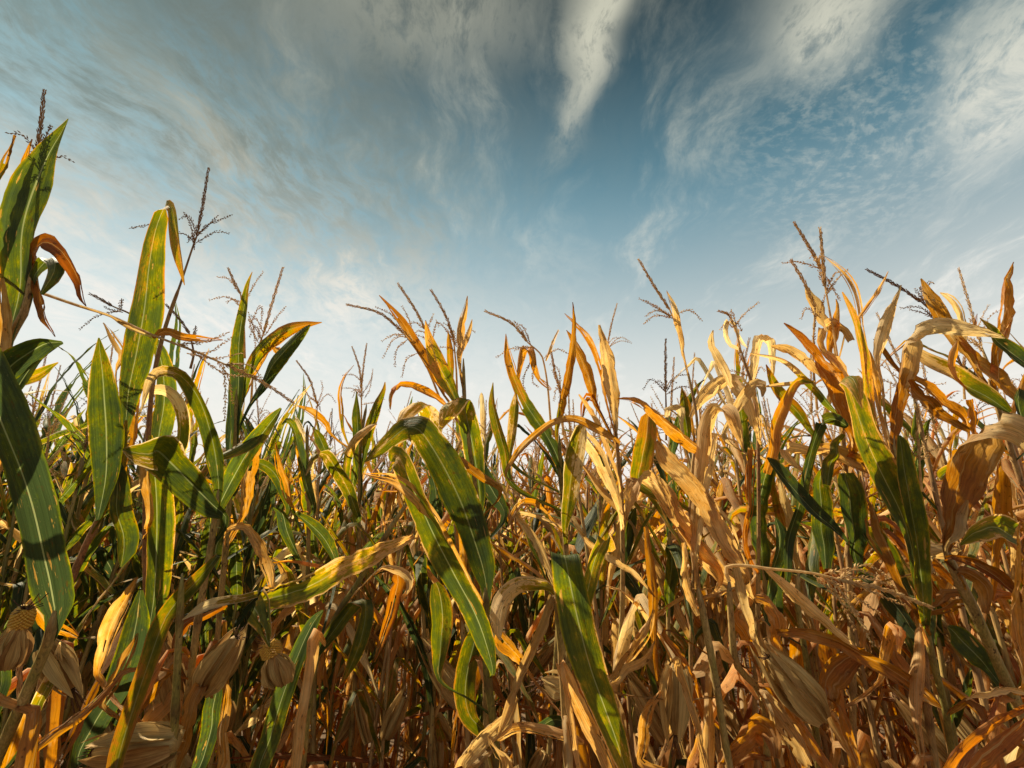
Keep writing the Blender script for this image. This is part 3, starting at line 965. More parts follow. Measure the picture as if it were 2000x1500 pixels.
p.leaf('o', 46, [(470, 1010, 18), (478, 940, 42), (490, 880, 44), (505, 830, 10)], (0.02, 0.05), tone=0.62)
p.leaf('t', 30, [(440, 1040, 10), (480, 1030, 26), (512, 1065, 32), (530, 1110, 30), (536, 1150, 10)], (-0.05, -0.12), tone=0.5)
p.leaf('g', 28, [(560, 1010, 12), (552, 960, 22), (530, 920, 26), (500, 905, 22), (480, 925, 4)], (0.25, 0.2))

# 8 long two-coloured leaf crossing left of centre
p = Plant(18, 1.0, [(812, 960), (783, 1000), (745, 1060), (710, 1120), (650, 1215), (615, 1300), (590, 1500)],
          'corn plant whose long green and orange leaf stretches left, its tan tip hanging', FRONT, r=(0.010, 0.0045), dry=0.35, low=3)
p.leaf('og', 58, [(806, 1047, 10), (775, 1062, 30), (725, 1083, 46), (665, 1112, 56), (605, 1142, 58), (555, 1160, 56), (520, 1170, 58, -0.02), (505, 1172, 60, -0.04, 80), (500, 1190, 70, -0.07, 20), (508, 1215, 50, -0.08, 5), (518, 1245, 24, -0.08, 0), (524, 1266, 3, -0.08, 0)],
       (0.0, -0.08), roll=0, dry=(0.72, 0.42), tone=0.5)
p.leaf('gt', 20, [(500, 1163, 16), (455, 1172, 20), (400, 1186, 22), (356, 1211, 3)], (-0.06, -0.1), attach=False, tone=0.1, dry=(0.6, 0.95), roll=30)
p.leaf('g', 32, [(607, 1298, 3), (628, 1265, 18), (655, 1228, 30), (684, 1188, 32), (700, 1170, 34, -0.01, 0), (712, 1180, 34, -0.04, 0), (708, 1235, 34, -0.05, 0), (688, 1295, 26, -0.05, 0), (663, 1343, 3, -0.05, 0)], (0.0, 0.0), roll=0, attach=False, dry=(0.2, 0.42))
p.leaf('dg', 42, [(508, 1510, 40), (528, 1440, 44), (552, 1365, 42), (585, 1270, 36), (612, 1215, 24), (630, 1193, 4)], (-0.08, 0.0), roll=12, dry=(0.25, 0.05))
p.leaf('g', 30, [(655, 1105, 14), (640, 1065, 28), (612, 1030, 28), (580, 1000, 10)], (0.25, 0.2), dry=(0.0, 0.2))
p.ear((552, 1335), (524, 1255), 52, kernels=True, dd=-0.06, tone=0.4, spread=0.2)
p.leaf('r', 36, [(745, 1110, 8), (775, 1120, 30), (770, 1170, 32), (745, 1250, 20), (732, 1290, 3)], (0.15, 0.12), tone=0.8)
p.leaf('p', 26, [(745, 1108, 6), (765, 1110, 22), (800, 1135, 24), (795, 1160, 6)], (0.12, 0.1), tone=0.2)

# 9 big centre plant with hanging leaves
p = Plant(19, 1.02, [(948, 1148), (949, 1200), (950, 1300), (962, 1400), (972, 1500)],
          'centre corn plant with two broad speckled green leaves hanging like tongues', FRONT, r=(0.010, 0.008), dry=0.3, low=3)
p.leaf('g', 80, [(950, 1152, 24), (944, 1110, 54), (925, 1050, 68), (902, 985, 76), (872, 920, 78), (843, 870, 70), (818, 838, 66, -0.01, 30), (795, 835, 54, 0, 50), (768, 855, 36), (738, 882, 24), (713, 902, 2)],
       (0, 0.06), roll=0, dry=(0.14, 0.55), tone=0.2, fold=0.15)
p.leaf('dg', 66, [(962, 1312, 14), (948, 1255, 42), (925, 1190, 50), (890, 1125, 58), (855, 1060, 60), (822, 990, 58), (798, 935, 52), (782, 900, 50), (770, 890, 40, 0.03), (762, 902, 6, 0.06)],
       (-0.06, -0.12), roll=-6, dry=(0.1, 0.4), tone=0.2, fold=0.22)
p.leaf('o', 40, [(850, 1012, 20), (832, 995, 34), (805, 968, 38), (770, 942, 32), (735, 932, 18), (708, 925, 2)], (-0.1, -0.14), roll=16, tone=0.5)
p.leaf('g', 46, [(863, 1328, 10), (860, 1270, 40), (864, 1210, 48), (858, 1160, 44), (850, 1140, 20)], (0.05, 0.08))
p.leaf('dg', 36, [(955, 1210, 14), (975, 1180, 30), (1005, 1140, 34), (1012, 1110, 5)], (0.08, 0.12))
p.leaf('yo', 60, [(950, 1440, 30), (915, 1390, 44), (910, 1330, 50), (928, 1250, 46), (945, 1200, 10)], (0.05, 0.08), dry=(0.6, 0.2))
p.leaf('t', 54, [(900, 1500, 40), (935, 1450, 50), (985, 1400, 48), (1010, 1365, 10)], (-0.1, -0.1), roll=20, tone=0.35)
p.leaf('n', 34, [(970, 1448, 22), (1005, 1434, 34), (1060, 1436, 36), (1110, 1446, 34), (1140, 1455, 14)], (-0.1, -0.12), roll=10, tone=0.5)

# 10 centre plant behind with the upright yellow leaf and tassels
p = Plant(20, 1.28, [(905, 700), (907, 780), (915, 860), (930, 960), (938, 1050), (945, 1200), (950, 1500)],
          'centre corn plant with pointed orange leaves, three spiky tassels and a pale wrapped bract', FRONT, r=(0.011, 0.005), dry=0.5, low=3)
p.leaf('go', 42, [(937, 965, 26), (928, 900, 42), (918, 845, 46), (908, 800, 44, -0.01, 0), (900, 778, 44, -0.03, 2), (886, 782, 50, -0.06, 8), (872, 808, 42, -0.08, 15), (861, 838, 8, -0.08, 15)], roll=0, dry=(0.1, 0.62), tone=0.1, attach=True)
p.leaf('gt', 50, [(852, 880, 30), (845, 830, 44), (834, 796, 46, -0.01, 0), (818, 784, 48, -0.03, 5), (796, 800, 44, -0.06, 20), (776, 830, 10, -0.07, 20)], roll=0, dry=(0.5, 0.75), tone=0.15)
p.leaf('n', 24, [(870, 775, 10), (846, 735, 20), (818, 682, 24), (785, 630, 22), (762, 600, 14), (741, 577, 3)], (0.03, 0.0), tone=0.7)
p.leaf('yo', 40, [(890, 778, 20), (870, 740, 40), (852, 700, 36), (838, 658, 18), (832, 626, 2)], (0.0, 0.0), dry=(0.35, 0.85))
p.leaf('yo', 20, [(884, 750, 8), (880, 710, 18), (878, 675, 16), (875, 645, 2)], (0.04, 0.04))
p.leaf('p', 24, [(898, 720, 8), (897, 680, 20), (903, 630, 22), (910, 600, 12), (913, 577, 2)], (-0.02, 0.0), roll=0, tone=0.35)
p.leaf('n', 16, [(899, 700, 6), (908, 672, 14), (917, 645, 12), (922, 623, 2)], (-0.04, -0.04), tone=0.55)
p.tassel([(790, 652), (742, 612), (679, 595)], [[(790, 650), (765, 615), (735, 600)], [(800, 660), (775, 682), (771, 714)], [(815, 690), (795, 700), (785, 735)], [(835, 640), (842, 625), (846, 615)]], [(860, 780), (830, 710), (790, 652)], 0.06, dark=False)
p.tassel([(832, 645), (808, 600), (778, 555)], [[(845, 668), (830, 660), (815, 655)]], [(866, 760), (850, 690), (832, 645)], 0.05)
p.tassel([(886, 665), (872, 620), (843, 568)], [[(888, 670), (880, 640), (868, 632)], [(890, 690), (882, 680), (862, 678)]], [(893, 780), (891, 720), (886, 665)], 0.03, dark=False)
p.leaf('o', 28, [(870, 792, 10), (845, 772, 24), (805, 755, 26), (778, 752, 20, 0, 70), (763, 765, 16, -0.02, 20), (761, 800, 3, -0.03, 10)], (0.02, -0.04), roll=10)
p.leaf('n', 36, [(980, 962, 14), (945, 935, 26), (905, 908, 34), (868, 882, 34), (840, 845, 32), (812, 826, 26, 0, 60), (785, 838, 18), (770, 880, 4)], (-0.06, -0.1), roll=0, tone=0.6)
p.leaf('dg', 44, [(985, 1010, 14), (965, 965, 38), (940, 920, 40), (935, 890, 8)], (0.03, 0.05))
p.leaf('t', 30, [(940, 1000, 16), (918, 960, 28), (905, 925, 26), (900, 918, 20, -0.02), (888, 960, 4, -0.04)], (-0.1, -0.12), tone=0.25)

# 11 mid plants seen in the gap
p = Plant(21, 1.9, [(716, 790), (705, 860), (702, 960), (700, 1100), (695, 1300)],
          'smaller corn plant farther back, left of centre, with a twin spiked tassel', FRONT, dry=0.5, low=4)
p.tassel([(705, 760), (702, 720), (688, 678)], [[(708, 780), (690, 760), (668, 758)], [(708, 770), (725, 740), (728, 722)], [(712, 778), (722, 760), (727, 730)]], [(706, 830), (706, 800), (705, 760)])
p.tassel([(706, 755), (710, 715), (716, 672)], [[(706, 745), (690, 732), (670, 733)], [(707, 790), (735, 785), (750, 780)]], [(706, 830), (706, 800), (706, 755)], 0.02)
p.leaf('o', 14, [(682, 870, 6), (670, 825, 13), (664, 770, 12), (674, 735, 7), (691, 713, 1.5)], (0, 0.03), dry=(0.5, 0.9))
p.leaf('g', 22, [(706, 950, 14), (700, 880, 22), (698, 810, 20), (697, 764, 2)])
p.leaf('yo', 26, [(712, 890, 10), (718, 845, 24), (735, 798, 22), (750, 762, 10), (753, 746, 2)], (0, -0.1), dry=(0.25, 0.6))
p.leaf('g', 30, [(700, 1005, 14), (680, 960, 28), (655, 915, 30), (634, 886, 26, 0, 40), (615, 890, 18), (598, 928, 3)], (-0.2, -0.3), dry=(0.06, 0.6), tone=0.1)
p.leaf('gt', 26, [(680, 960, 10), (676, 905, 22), (690, 860, 24), (715, 838, 18, 0, 100), (737, 828, 3)], (0.0, -0.1))
p.leaf('o', 26, [(650, 850, 8), (634, 822, 22), (606, 802, 20), (580, 793, 3)], (0.0, -0.1))

p = Plant(22, 1.75, [(600, 830), (600, 900), (603, 1000), (600, 1200), (598, 1400)],
          'green corn plant left of centre with a bent green leaf beside a pointed orange one', FRONT, dry=0.45, low=4)
p.tassel([(620, 790), (604, 740), (580, 706)], [[(618, 785), (600, 770), (592, 755)], [(620, 795), (640, 770), (655, 785)], [(616, 800), (630, 760), (628, 745)]], [(606, 860), (616, 830), (620, 790)])
p.leaf('g', 26, [(612, 990, 12), (598, 940, 24), (584, 890, 24), (572, 838, 18, 0, 20), (560, 822, 14, -0.02, 60), (548, 830, 3)], (-0.1, -0.1))
p.leaf('o', 32, [(572, 985, 10), (562, 940, 32), (550, 905, 26), (540, 864, 2)], (-0.2, -0.2))
p.leaf('p', 18, [(600, 870, 8), (590, 838, 16), (580, 820, 14), (574, 812, 4)], (0.1, 0.1), tone=0.2)
p.leaf('g', 26, [(640, 905, 12), (625, 860, 24), (610, 835, 4)], (0.1, 0.1))
p.leaf('g', 32, [(590, 1100, 10), (560, 1040, 30), (550, 1000, 28), (535, 990, 5)], (-0.2, -0.25), dry=(0, 0.1))

# 12 centre right: orange over green crossing blades
p = Plant(23, 1.3, [(1092, 850), (1095, 925), (1100, 1000), (1110, 1150), (1110, 1300), (1105, 1500)],
          'corn plant right of centre with a pointed orange leaf turning deep green at its base', FRONT, dry=0.4, low=4)
p.leaf('og', 34, [(1100, 935, 16), (1085, 885, 32), (1056, 832, 36), (1026, 785, 34), (1002, 735, 28), (991, 693, 20), (988, 652, 2)], (0, 0.02), roll=4, dry=(-0.05, 0.95), tone=0.6)
p.leaf('o', 32, [(1086, 848, 14), (1094, 800, 28), (1106, 740, 32), (1116, 680, 26), (1120, 635, 14), (1119, 590, 1.5)], (0.02, 0.02), dry=(0.55, 0.85), roll=10)
p.leaf('yo', 28, [(1002, 948, 12), (985, 880, 26), (970, 825, 28), (962, 785, 18), (963, 747, 2)], (0.05, 0.08), dry=(0.3, 0.55))
p.leaf('gt', 24, [(1000, 905, 10), (1000, 850, 22), (1005, 800, 22), (1008, 765, 3)], (0.1, 0.12), dry=(0.3, 0.6))
p.leaf('n', 24, [(1010, 748, 8), (1016, 712, 20), (1022, 688, 28, 0, 0), (1034, 684, 26, -0.02, 0), (1042, 718, 16), (1055, 742, 16), (1076, 762, 8)], (0.05, 0.05), roll=0, attach=False)
p.leaf('n', 26, [(990, 932, 6), (1003, 893, 20), (1035, 858, 24), (1080, 824, 22), (1120, 816, 24), (1165, 838, 26), (1212, 864, 10)], (-0.1, -0.08), roll=0, tone=0.5)
p.leaf('gt', 44, [(1105, 1020, 18), (1110, 975, 36), (1118, 915, 42), (1128, 865, 40), (1136, 832, 26), (1140, 826, 8)], (-0.06, -0.08), roll=0, dry=(0.42, 0.72), tone=0.1)
p.leaf('t', 22, [(1012, 1002, 16), (1030, 1030, 22), (1055, 1075, 24), (1078, 1130, 16), (1088, 1160, 6)], (-0.05, -0.1))
p.tassel([(1030, 668), (1000, 632), (949, 608)], [[(1030, 665), (1015, 640), (1005, 628)], [(1040, 700), (1022, 740), (1025, 765)], [(1045, 710), (1040, 745), (1050, 755)]], [(1078, 850), (1060, 700), (1030, 668)], 0.04, dark=False)
p.tassel([(1095, 765), (1085, 730), (1077, 690)], [[(1062, 700), (1088, 682), (1108, 690)], [(1095, 760), (1090, 720), (1076, 712)]], [(1100, 850), (1098, 800), (1095, 765)], 0.08)
p.leaf('t', 12, [(1066, 705, 5), (1078, 672, 9), (1090, 644, 5)], (0.04, 0.04), attach=False)
p.leaf('o', 24, [(1065, 1000, 8), (1045, 985, 22), (1020, 985, 22), (1000, 1010, 14), (992, 1030, 3)], (0.0, -0.1))

# 13 tan leaves behind
p = Plant(24, 1.45, [(1200, 820), (1208, 900), (1215, 1000), (1215, 1200), (1200, 1450)],
          'dry corn plant with a pleated tan leaf standing upright like a closed umbrella', FRONT, dry=0.7, low=5)
p.leaf('t', 42, [(1202, 850, 10), (1200, 810, 18), (1195, 765, 38), (1186, 715, 42), (1176, 672, 26), (1171, 634, 6)], roll=0, tone=0.42)
p.leaf('n', 34, [(1164, 790, 12), (1155, 755, 32), (1138, 710, 34), (1122, 675, 20), (1106, 645, 2)], (0.04, 0.08))
p.leaf('o', 20, [(1182, 770, 8), (1175, 725, 16), (1155, 670, 20), (1132, 638, 14), (1103, 612, 2)], (0.08, 0.1))
p.leaf('r', 30, [(1165, 790, 8), (1148, 775, 26), (1140, 790, 22), (1135, 820, 4)], (0.02, 0))
p.tassel([(1188, 665), (1195, 630), (1205, 594)], [], [(1187, 720), (1187, 690), (1188, 665)], 0.1, dark=False, size=0.7)
p.leaf('n', 40, [(1210, 1000, 18), (1190, 940, 36), (1165, 890, 40), (1140, 850, 30), (1130, 838, 6)], (-0.06, -0.1), tone=0.4)
p.leaf('t', 20, [(1205, 930, 8), (1180, 860, 16), (1150, 800, 18), (1130, 770, 3)], (-0.03, -0.03))
p.leaf('t', 22, [(1265, 1147, 4), (1235, 1115, 18), (1185, 1085, 22), (1150, 1060, 20), (1117, 1018, 4)], (-0.25, -0.25), attach=False)
p.leaf('n', 26, [(1262, 1030, 16), (1268, 1100, 24), (1276, 1200, 24), (1284, 1330, 6)], (-0.25, -0.28), attach=False, tone=0.6)
p.leaf('g', 36, [(1215, 1105, 10), (1222, 1060, 32), (1232, 1010, 28), (1240, 990, 4)], (0.05, 0.1), dry=(0.0, 0.3))

# 14 orange arching leaf right of centre
p = Plant(25, 1.22, [(1355, 880), (1352, 960), (1350, 1040), (1364, 1150), (1388, 1280), (1410, 1410), (1420, 1500)],
          'dry corn plant right of centre with an orange leaf arching left over wide tan straps', FRONT, dry=0.75, low=4)
p.leaf('o', 46, [(1376, 895, 18), (1345, 862, 42), (1308, 832, 46), (1278, 802, 40), (1246, 782, 26), (1206, 780, 2)], (0, -0.05), roll=24)
p.leaf('t', 58, [(1462, 1135, 26), (1425, 1070, 46), (1385, 985, 58), (1340, 930, 58), (1300, 890, 50), (1280, 862, 12)], (-0.1, -0.08), roll=10, tone=0.42, attach=True)
p.leaf('t', 48, [(1318, 1020, 16), (1300, 985, 40), (1280, 952, 48), (1260, 936, 50, -0.01, 20), (1240, 942, 46, -0.04, 20), (1228, 985, 24, -0.06, 10), (1224, 1015, 4, -0.06, 10)], (-0.06, -0.06), roll=0, tone=0.4)
p.leaf('yo', 48, [(1252, 945, 36), (1254, 900, 48), (1262, 850, 44), (1266, 815, 34), (1268, 806, 10)], (0.05, 0.05), roll=-10, dry=(0.45, 0.7), attach=True)
p.leaf('n', 50, [(1410, 1130, 20), (1365, 1075, 46), (1325, 1015, 50), (1300, 965, 40), (1285, 930, 8)], (-0.02, -0.02), tone=0.5)
p.tassel([(1300, 760), (1300, 710), (1300, 664)], [[(1301, 770), (1290, 745), (1278, 748)], [(1302, 765), (1320, 735), (1345, 732)], [(1302, 770), (1330, 755), (1352, 758)]], [(1301, 860), (1301, 800), (1300, 760)], 0.2)
p.leaf('p', 26, [(1330, 830, 10), (1328, 800, 22), (1318, 790, 26, -0.02, 10), (1306, 800, 20, -0.04, 20), (1303, 830, 5)], (0.1, 0.1))

# 15 slender tassel with wrapped bract
p = Plant(26, 1.3, [(1334, 695), (1350, 755), (1362, 830), (1360, 950), (1355, 1100), (1350, 1400)],
          'slender pale corn plant whose tall tassel leans left beside a wrapped straw bract', FRONT, r=(0.010, 0.003), dry=0.7, low=3)
p.leaf('p', 20, [(1334, 700, 6), (1330, 670, 16), (1322, 630, 20), (1312, 592, 14), (1303, 567, 2)], roll=10, tone=0.3)
p.tassel([(1308, 605), (1280, 562), (1248, 508)], [[(1312, 622), (1285, 600), (1250, 584)], [(1310, 618), (1290, 606), (1262, 590)], [(1325, 612), (1348, 606), (1370, 625)]], [(1334, 695), (1322, 640), (1308, 605)], 0.02, dark=False)
p.tassel([(1366, 800), (1364, 770), (1358, 745)], [[(1366, 795), (1352, 770), (1345, 745)]], [(1366, 860), (1368, 830), (1366, 800)], 0.15, dark=False)
p.leaf('yo', 22, [(1345, 870, 8), (1338, 820, 22), (1335, 780, 18), (1332, 755, 2)], (0.1, 0.1))
p.leaf('n', 18, [(1352, 850, 8), (1345, 800, 18), (1336, 762, 3)], (0.12, 0.12))
p.leaf('n', 28, [(1360, 1140, 10), (1362, 1040, 30), (1368, 950, 38), (1376, 880, 44), (1390, 820, 44, 0, 0), (1408, 800, 44, -0.03, 0), (1428, 818, 42, -0.06, 5), (1444, 850, 22, -0.07, 10), (1454, 878, 3, -0.07)], (-0.12, -0.1), roll=0, tone=0.32)
p.leaf('t', 20, [(1360, 1100, 12), (1375, 1000, 22), (1390, 920, 24), (1402, 850, 10)], (-0.15, -0.15), tone=0.3)

# 16 pale curled plant
p = Plant(27, 1.32, [(1447, 682), (1458, 720), (1472, 760), (1480, 850), (1482, 1000), (1480, 1200), (1475, 1400)],
          'pale straw corn plant with curled ribbon leaves under a small whitish tassel', FRONT, r=(0.010, 0.0035), dry=0.75, low=4)
p.leaf('p', 26, [(1436, 770, 10), (1416, 732, 22), (1400, 700, 24), (1388, 668, 18), (1394, 645, 3)], (-0.02, -0.02), roll=10)
p.leaf('p', 16, [(1448, 682, 6), (1432, 675, 14), (1418, 655, 14), (1417, 634, 16, 0, 0), (1430, 630, 14, 0.02, 0), (1440, 650, 10), (1452, 670, 10), (1461, 678, 2)], roll=0)
p.tassel([(1432, 632), (1422, 614), (1405, 608)], [[(1434, 638), (1455, 612), (1480, 592)], [(1432, 640), (1418, 630), (1408, 642)]], [(1447, 690), (1440, 655), (1432, 632)], 0.0, dark=False)
p.tassel([(1468, 735), (1455, 712), (1442, 688)], [], [(1474, 790), (1474, 760), (1468, 735)], 0.06)
p.leaf('p', 36, [(1472, 745, 14), (1476, 715, 26), (1482, 680, 34, 0, 0), (1490, 656, 36, 0, -5), (1502, 662, 34, 0.03, -5), (1506, 700, 22, 0.05, -5), (1512, 735, 4, 0.05, 0)], roll=0, tone=0.15)
p.leaf('p', 40, [(1350, 815, 10), (1372, 782, 30), (1402, 752, 36), (1430, 740, 36, 0, 70), (1455, 752, 44, -0.03, 20), (1470, 790, 44, -0.05, 0), (1480, 840, 20, -0.05, 0), (1484, 870, 4)], (-0.02, 0.0), roll=0, attach=False, tone=0.18)
p.leaf('p', 36, [(1412, 850, 14), (1428, 812, 30), (1446, 778, 34), (1470, 752, 34, 0, 60), (1486, 752, 30, -0.02, 40), (1488, 775, 6, -0.03, 20)], (-0.06, -0.06), roll=0, tone=0.25)
p.leaf('r', 24, [(1458, 1075, 12), (1460, 1000, 20), (1462, 930, 24), (1466, 878, 26)], (-0.05, -0.05), roll=0, tone=0.85)
p.leaf('t', 46, [(1470, 1165, 14), (1450, 1095, 40), (1420, 1035, 46), (1390, 985, 34), (1375, 960, 6)], (-0.15, -0.18), roll=12, tone=0.25)
p.leaf('t', 40, [(1440, 1145, 20), (1405, 1120, 44), (1345, 1048, 48), (1300, 970, 30), (1285, 930, 6)], (-0.1, -0.1), roll=0, tone=0.5)
# 17 rust leaves on the right
p = Plant(28, 1.25, [(1640, 800), (1650, 900), (1655, 1000), (1660, 1150), (1665, 1300), (1670, 1500)],
          'corn plant on the right with a very wide rust leaf and strap leaves reaching left', FRONT, dry=0.7, low=4)
p.leaf('r', 64, [(1662, 860, 26), (1648, 815, 52), (1628, 770, 62), (1606, 730, 50), (1594, 705, 24), (1588, 688, 3)], (-0.05, -0.06), roll=8, tone=0.78)
p.leaf('r', 32, [(1612, 720, 12), (1590, 695, 28), (1568, 672, 32), (1548, 650, 22), (1531, 631, 2)], (0.0, 0.02), tone=0.85)
p.leaf('t', 32, [(1605, 735, 10), (1582, 712, 28), (1555, 692, 32), (1530, 678, 28), (1508, 676, 8)], (-0.02, -0.04), tone=0.4)
p.leaf('go', 22, [(1640, 815, 8), (1612, 785, 20), (1585, 752, 22), (1558, 722, 18), (1527, 702, 12), (1465, 690, 2)], (0.0, -0.05), dry=(0.15, 0.95), tone=0.3)
p.leaf('yo', 28, [(1590, 850, 10), (1560, 805, 26), (1528, 770, 26), (1505, 735, 16), (1494, 712, 2)], (0.03, 0.03), dry=(0.3, 0.75))
p.leaf('go', 30, [(1496, 925, 22), (1504, 885, 30), (1512, 845, 32), (1526, 795, 30), (1540, 762, 24), (1557, 742, 20, 0, 60), (1575, 744, 12), (1585, 748, 4)], (-0.1, -0.05), roll=0, attach=False, dry=(0.85, 0.4), tone=0.6)
p.leaf('t', 16, [(1590, 746, 8), (1560, 748, 14), (1525, 752, 12), (1485, 757, 3)], (-0.02, -0.03), attach=False)
p.leaf('p', 34, [(1618, 650, 8), (1608, 625, 30), (1594, 600, 36), (1582, 578, 24), (1576, 558, 6)], (0.06, 0.06), roll=0, tone=0.25)
p.leaf('t', 26, [(1645, 735, 10), (1625, 712, 22), (1604, 690, 22), (1597, 665, 24), (1612, 637, 28, 0, 60), (1638, 634, 24, 0.03, 80), (1660, 665, 20)], (-0.02, 0.02), roll=10, attach=False, tone=0.35)
p.leaf('r', 26, [(1618, 690, 10), (1622, 665, 24), (1628, 640, 22), (1632, 600, 8), (1628, 585, 2)], (0.05, 0.05), tone=0.7)
p.leaf('p', 30, [(1660, 760, 10), (1648, 735, 26), (1632, 708, 30), (1612, 690, 20)], (-0.03, -0.03), tone=0.3)
p.tassel([(1605, 525), (1582, 485), (1552, 436)], [[(1604, 540), (1600, 515), (1602, 500)]], [(1640, 790), (1625, 640), (1605, 525)], 0.06, dark=False, size=1.15)
p.tassel([(1612, 560), (1607, 505), (1602, 447)], [[(1612, 560), (1605, 545), (1600, 530)], [(1614, 540), (1622, 555), (1640, 585)]], [(1645, 800), (1636, 700), (1612, 560)], 0.02, dark=False, size=1.15)
p.tassel([(1592, 600), (1570, 550), (1546, 509)], [[(1590, 640), (1592, 620), (1592, 600)], [(1590, 680), (1590, 650), (1592, 620)]], [(1596, 800), (1588, 700), (1592, 600)], 0.04, dark=False, size=1.15)
p.leaf('dg', 36, [(1650, 1055, 10), (1625, 1030, 24), (1590, 1000, 34), (1545, 950, 36), (1510, 908, 28), (1500, 895, 6)], (-0.15, -0.15), roll=20, fold=0.4)
p.leaf('g', 26, [(1533, 1135, 14), (1540, 1075, 26), (1556, 1000, 28), (1572, 930, 24), (1586, 870, 22), (1600, 830, 26, 0, 40), (1618, 818, 30, 0, 70), (1640, 822, 30), (1660, 834, 14)], (-0.15, -0.1), roll=10, attach=False)
p.leaf('gy', 32, [(1613, 946, 22), (1620, 915, 30), (1632, 880, 28), (1645, 848, 10)], (-0.14, -0.14), attach=False, roll=10)
p.leaf('t', 30, [(1620, 880, 6), (1590, 885, 26), (1555, 878, 34), (1535, 880, 30, -0.02, 30), (1545, 900, 22, -0.04), (1567, 920, 4, -0.05)], (-0.06, -0.06), roll=0, tone=0.42)
p.leaf('n', 44, [(1740, 940, 14), (1700, 915, 38), (1655, 892, 44), (1605, 875, 40), (1565, 878, 16)], (-0.04, -0.02), tone=0.45)

# 18 yellow green speckled leaves
p = Plant(29, 1.06, [(1800, 1180), (1806, 1215), (1822, 1290), (1845, 1380), (1865, 1500)],
          'corn plant on the right with long yellow green speckled leaves rising from one pale collar', FRONT, dry=0.35, low=3)
p.leaf('yo', 78, [(1806, 1212, 22), (1796, 1150, 34), (1783, 1080, 42), (1762, 1010, 58), (1728, 935, 72), (1696, 865, 72), (1672, 800, 58), (1656, 748, 44, 0, 0), (1655, 734, 42, -0.02, 0), (1668, 746, 36, -0.05, 15), (1681, 798, 3, -0.06, 15)],
       (0, -0.02), roll=8, dry=(0.2, 0.62), tone=0.5, fold=0.2)
p.leaf('yo', 36, [(1758, 960, 12), (1722, 880, 32), (1700, 830, 36), (1690, 770, 36), (1681, 695, 32), (1664, 620, 22), (1642, 571, 3)], (0.03, 0.04), roll=14, dry=(0.3, 0.66), tone=0.5)
p.leaf('gy', 48, [(1806, 1205, 20), (1803, 1140, 34), (1794, 1060, 46), (1778, 975, 46), (1764, 905, 38), (1756, 862, 24), (1752, 850, 6)], (-0.04, -0.04), roll=-8, dry=(0.3, 0.24), tone=0.5)
p.leaf('o', 22, [(1686, 640, 12), (1682, 590, 20), (1668, 548, 24), (1640, 517, 18), (1613, 499, 2)], (0.06, 0.08), roll=-10, tone=0.4)
p.leaf('p', 18, [(1672, 640, 8), (1688, 605, 17), (1712, 570, 16), (1727, 545, 10), (1736, 530, 2)], (0.04, 0.05), tone=0.3)
p.leaf('b', 48, [(1782, 1180, 14), (1752, 1110, 40), (1724, 1045, 48), (1704, 1000, 36), (1695, 980, 10)], (-0.02, -0.02), roll=10, tone=0.75)
p.leaf('g', 52, [(1680, 1120, 10), (1668, 1060, 42), (1660, 1000, 54), (1655, 945, 46), (1654, 925, 30)], (0.12, 0.12), roll=0, attach=False, dry=(0.0, 0.25), fold=0.25)
p.leaf('dg', 44, [(1612, 1110, 20), (1608, 1050, 42), (1605, 985, 42), (1602, 930, 30), (1605, 910, 6)], (0.2, 0.2), roll=0, attach=False, dry=(0.05, 0.45))
p.leaf('gy', 46, [(1760, 1130, 20), (1735, 1090, 50), (1700, 1050, 56), (1680, 1030, 14)], (0.1, 0.12))
p.leaf('n', 56, [(1805, 1205, 20), (1835, 1188, 46), (1868, 1172, 56), (1892, 1178, 30, -0.02), (1895, 1200, 8, -0.03)], (-0.02, -0.04), tone=0.6)
p.leaf('t', 50, [(1880, 1075, 14), (1850, 1078, 44), (1815, 1095, 50), (1806, 1130, 20)], (0.1, 0.06), attach=False, tone=0.3)

# 19 tan twin tone upright
p = Plant(30, 1.15, [(1744, 850), (1748, 900), (1760, 960), (1780, 1050), (1800, 1200), (1820, 1450)],
          'dry corn plant whose rust leaf folds over into a bright straw blade pointing right', FRONT, dry=0.75, low=3)
p.leaf('r', 54, [(1742, 862, 16), (1748, 825, 34), (1755, 780, 44), (1765, 720, 54), (1771, 680, 54, 0, 5), (1776, 660, 50, -0.01, 35), (1802, 646, 40, -0.03, 75), (1848, 638, 40, -0.04, 88), (1900, 646, 30, -0.05, 95), (1958, 661, 2, -0.05, 100)],
       roll=0, tone=(0.72, 0.0), dry=(1.0, 1.0), fold=0.12)  # straw tone past the fold paints in the sunlit top
p.leaf('t', 36, [(1722, 760, 10), (1712, 700, 22), (1724, 660, 36), (1742, 615, 34), (1752, 585, 20), (1757, 557, 2)], (0.02, 0.02), roll=-6, tone=0.35, fold=0.45)
p.leaf('b', 22, [(1760, 740, 8), (1740, 705, 20), (1720, 680, 18), (1706, 662, 3)], (0.06, 0.08), tone=0.8)
p.leaf('n', 30, [(1720, 800, 8), (1708, 745, 26), (1695, 700, 28), (1688, 670, 6)], (0.06, 0.06), tone=0.6)
p.leaf('n', 42, [(1896, 838, 14), (1858, 800, 38), (1815, 765, 42), (1780, 740, 30), (1765, 730, 6)], (0.03, 0.03), tone=0.75, attach=False, roll=20)
p.leaf('b', 32, [(1890, 842, 12), (1845, 812, 28), (1800, 775, 32), (1770, 742, 20)], (-0.02, -0.02), tone=0.7, attach=False, roll=-20)
p.leaf('yo', 48, [(1976, 806, 10), (1935, 778, 36), (1885, 750, 50), (1835, 722, 46), (1790, 695, 36), (1770, 680, 10)], (0.0, 0.05), roll=16, dry=(0.35, 0.9), tone=0.4, attach=False)
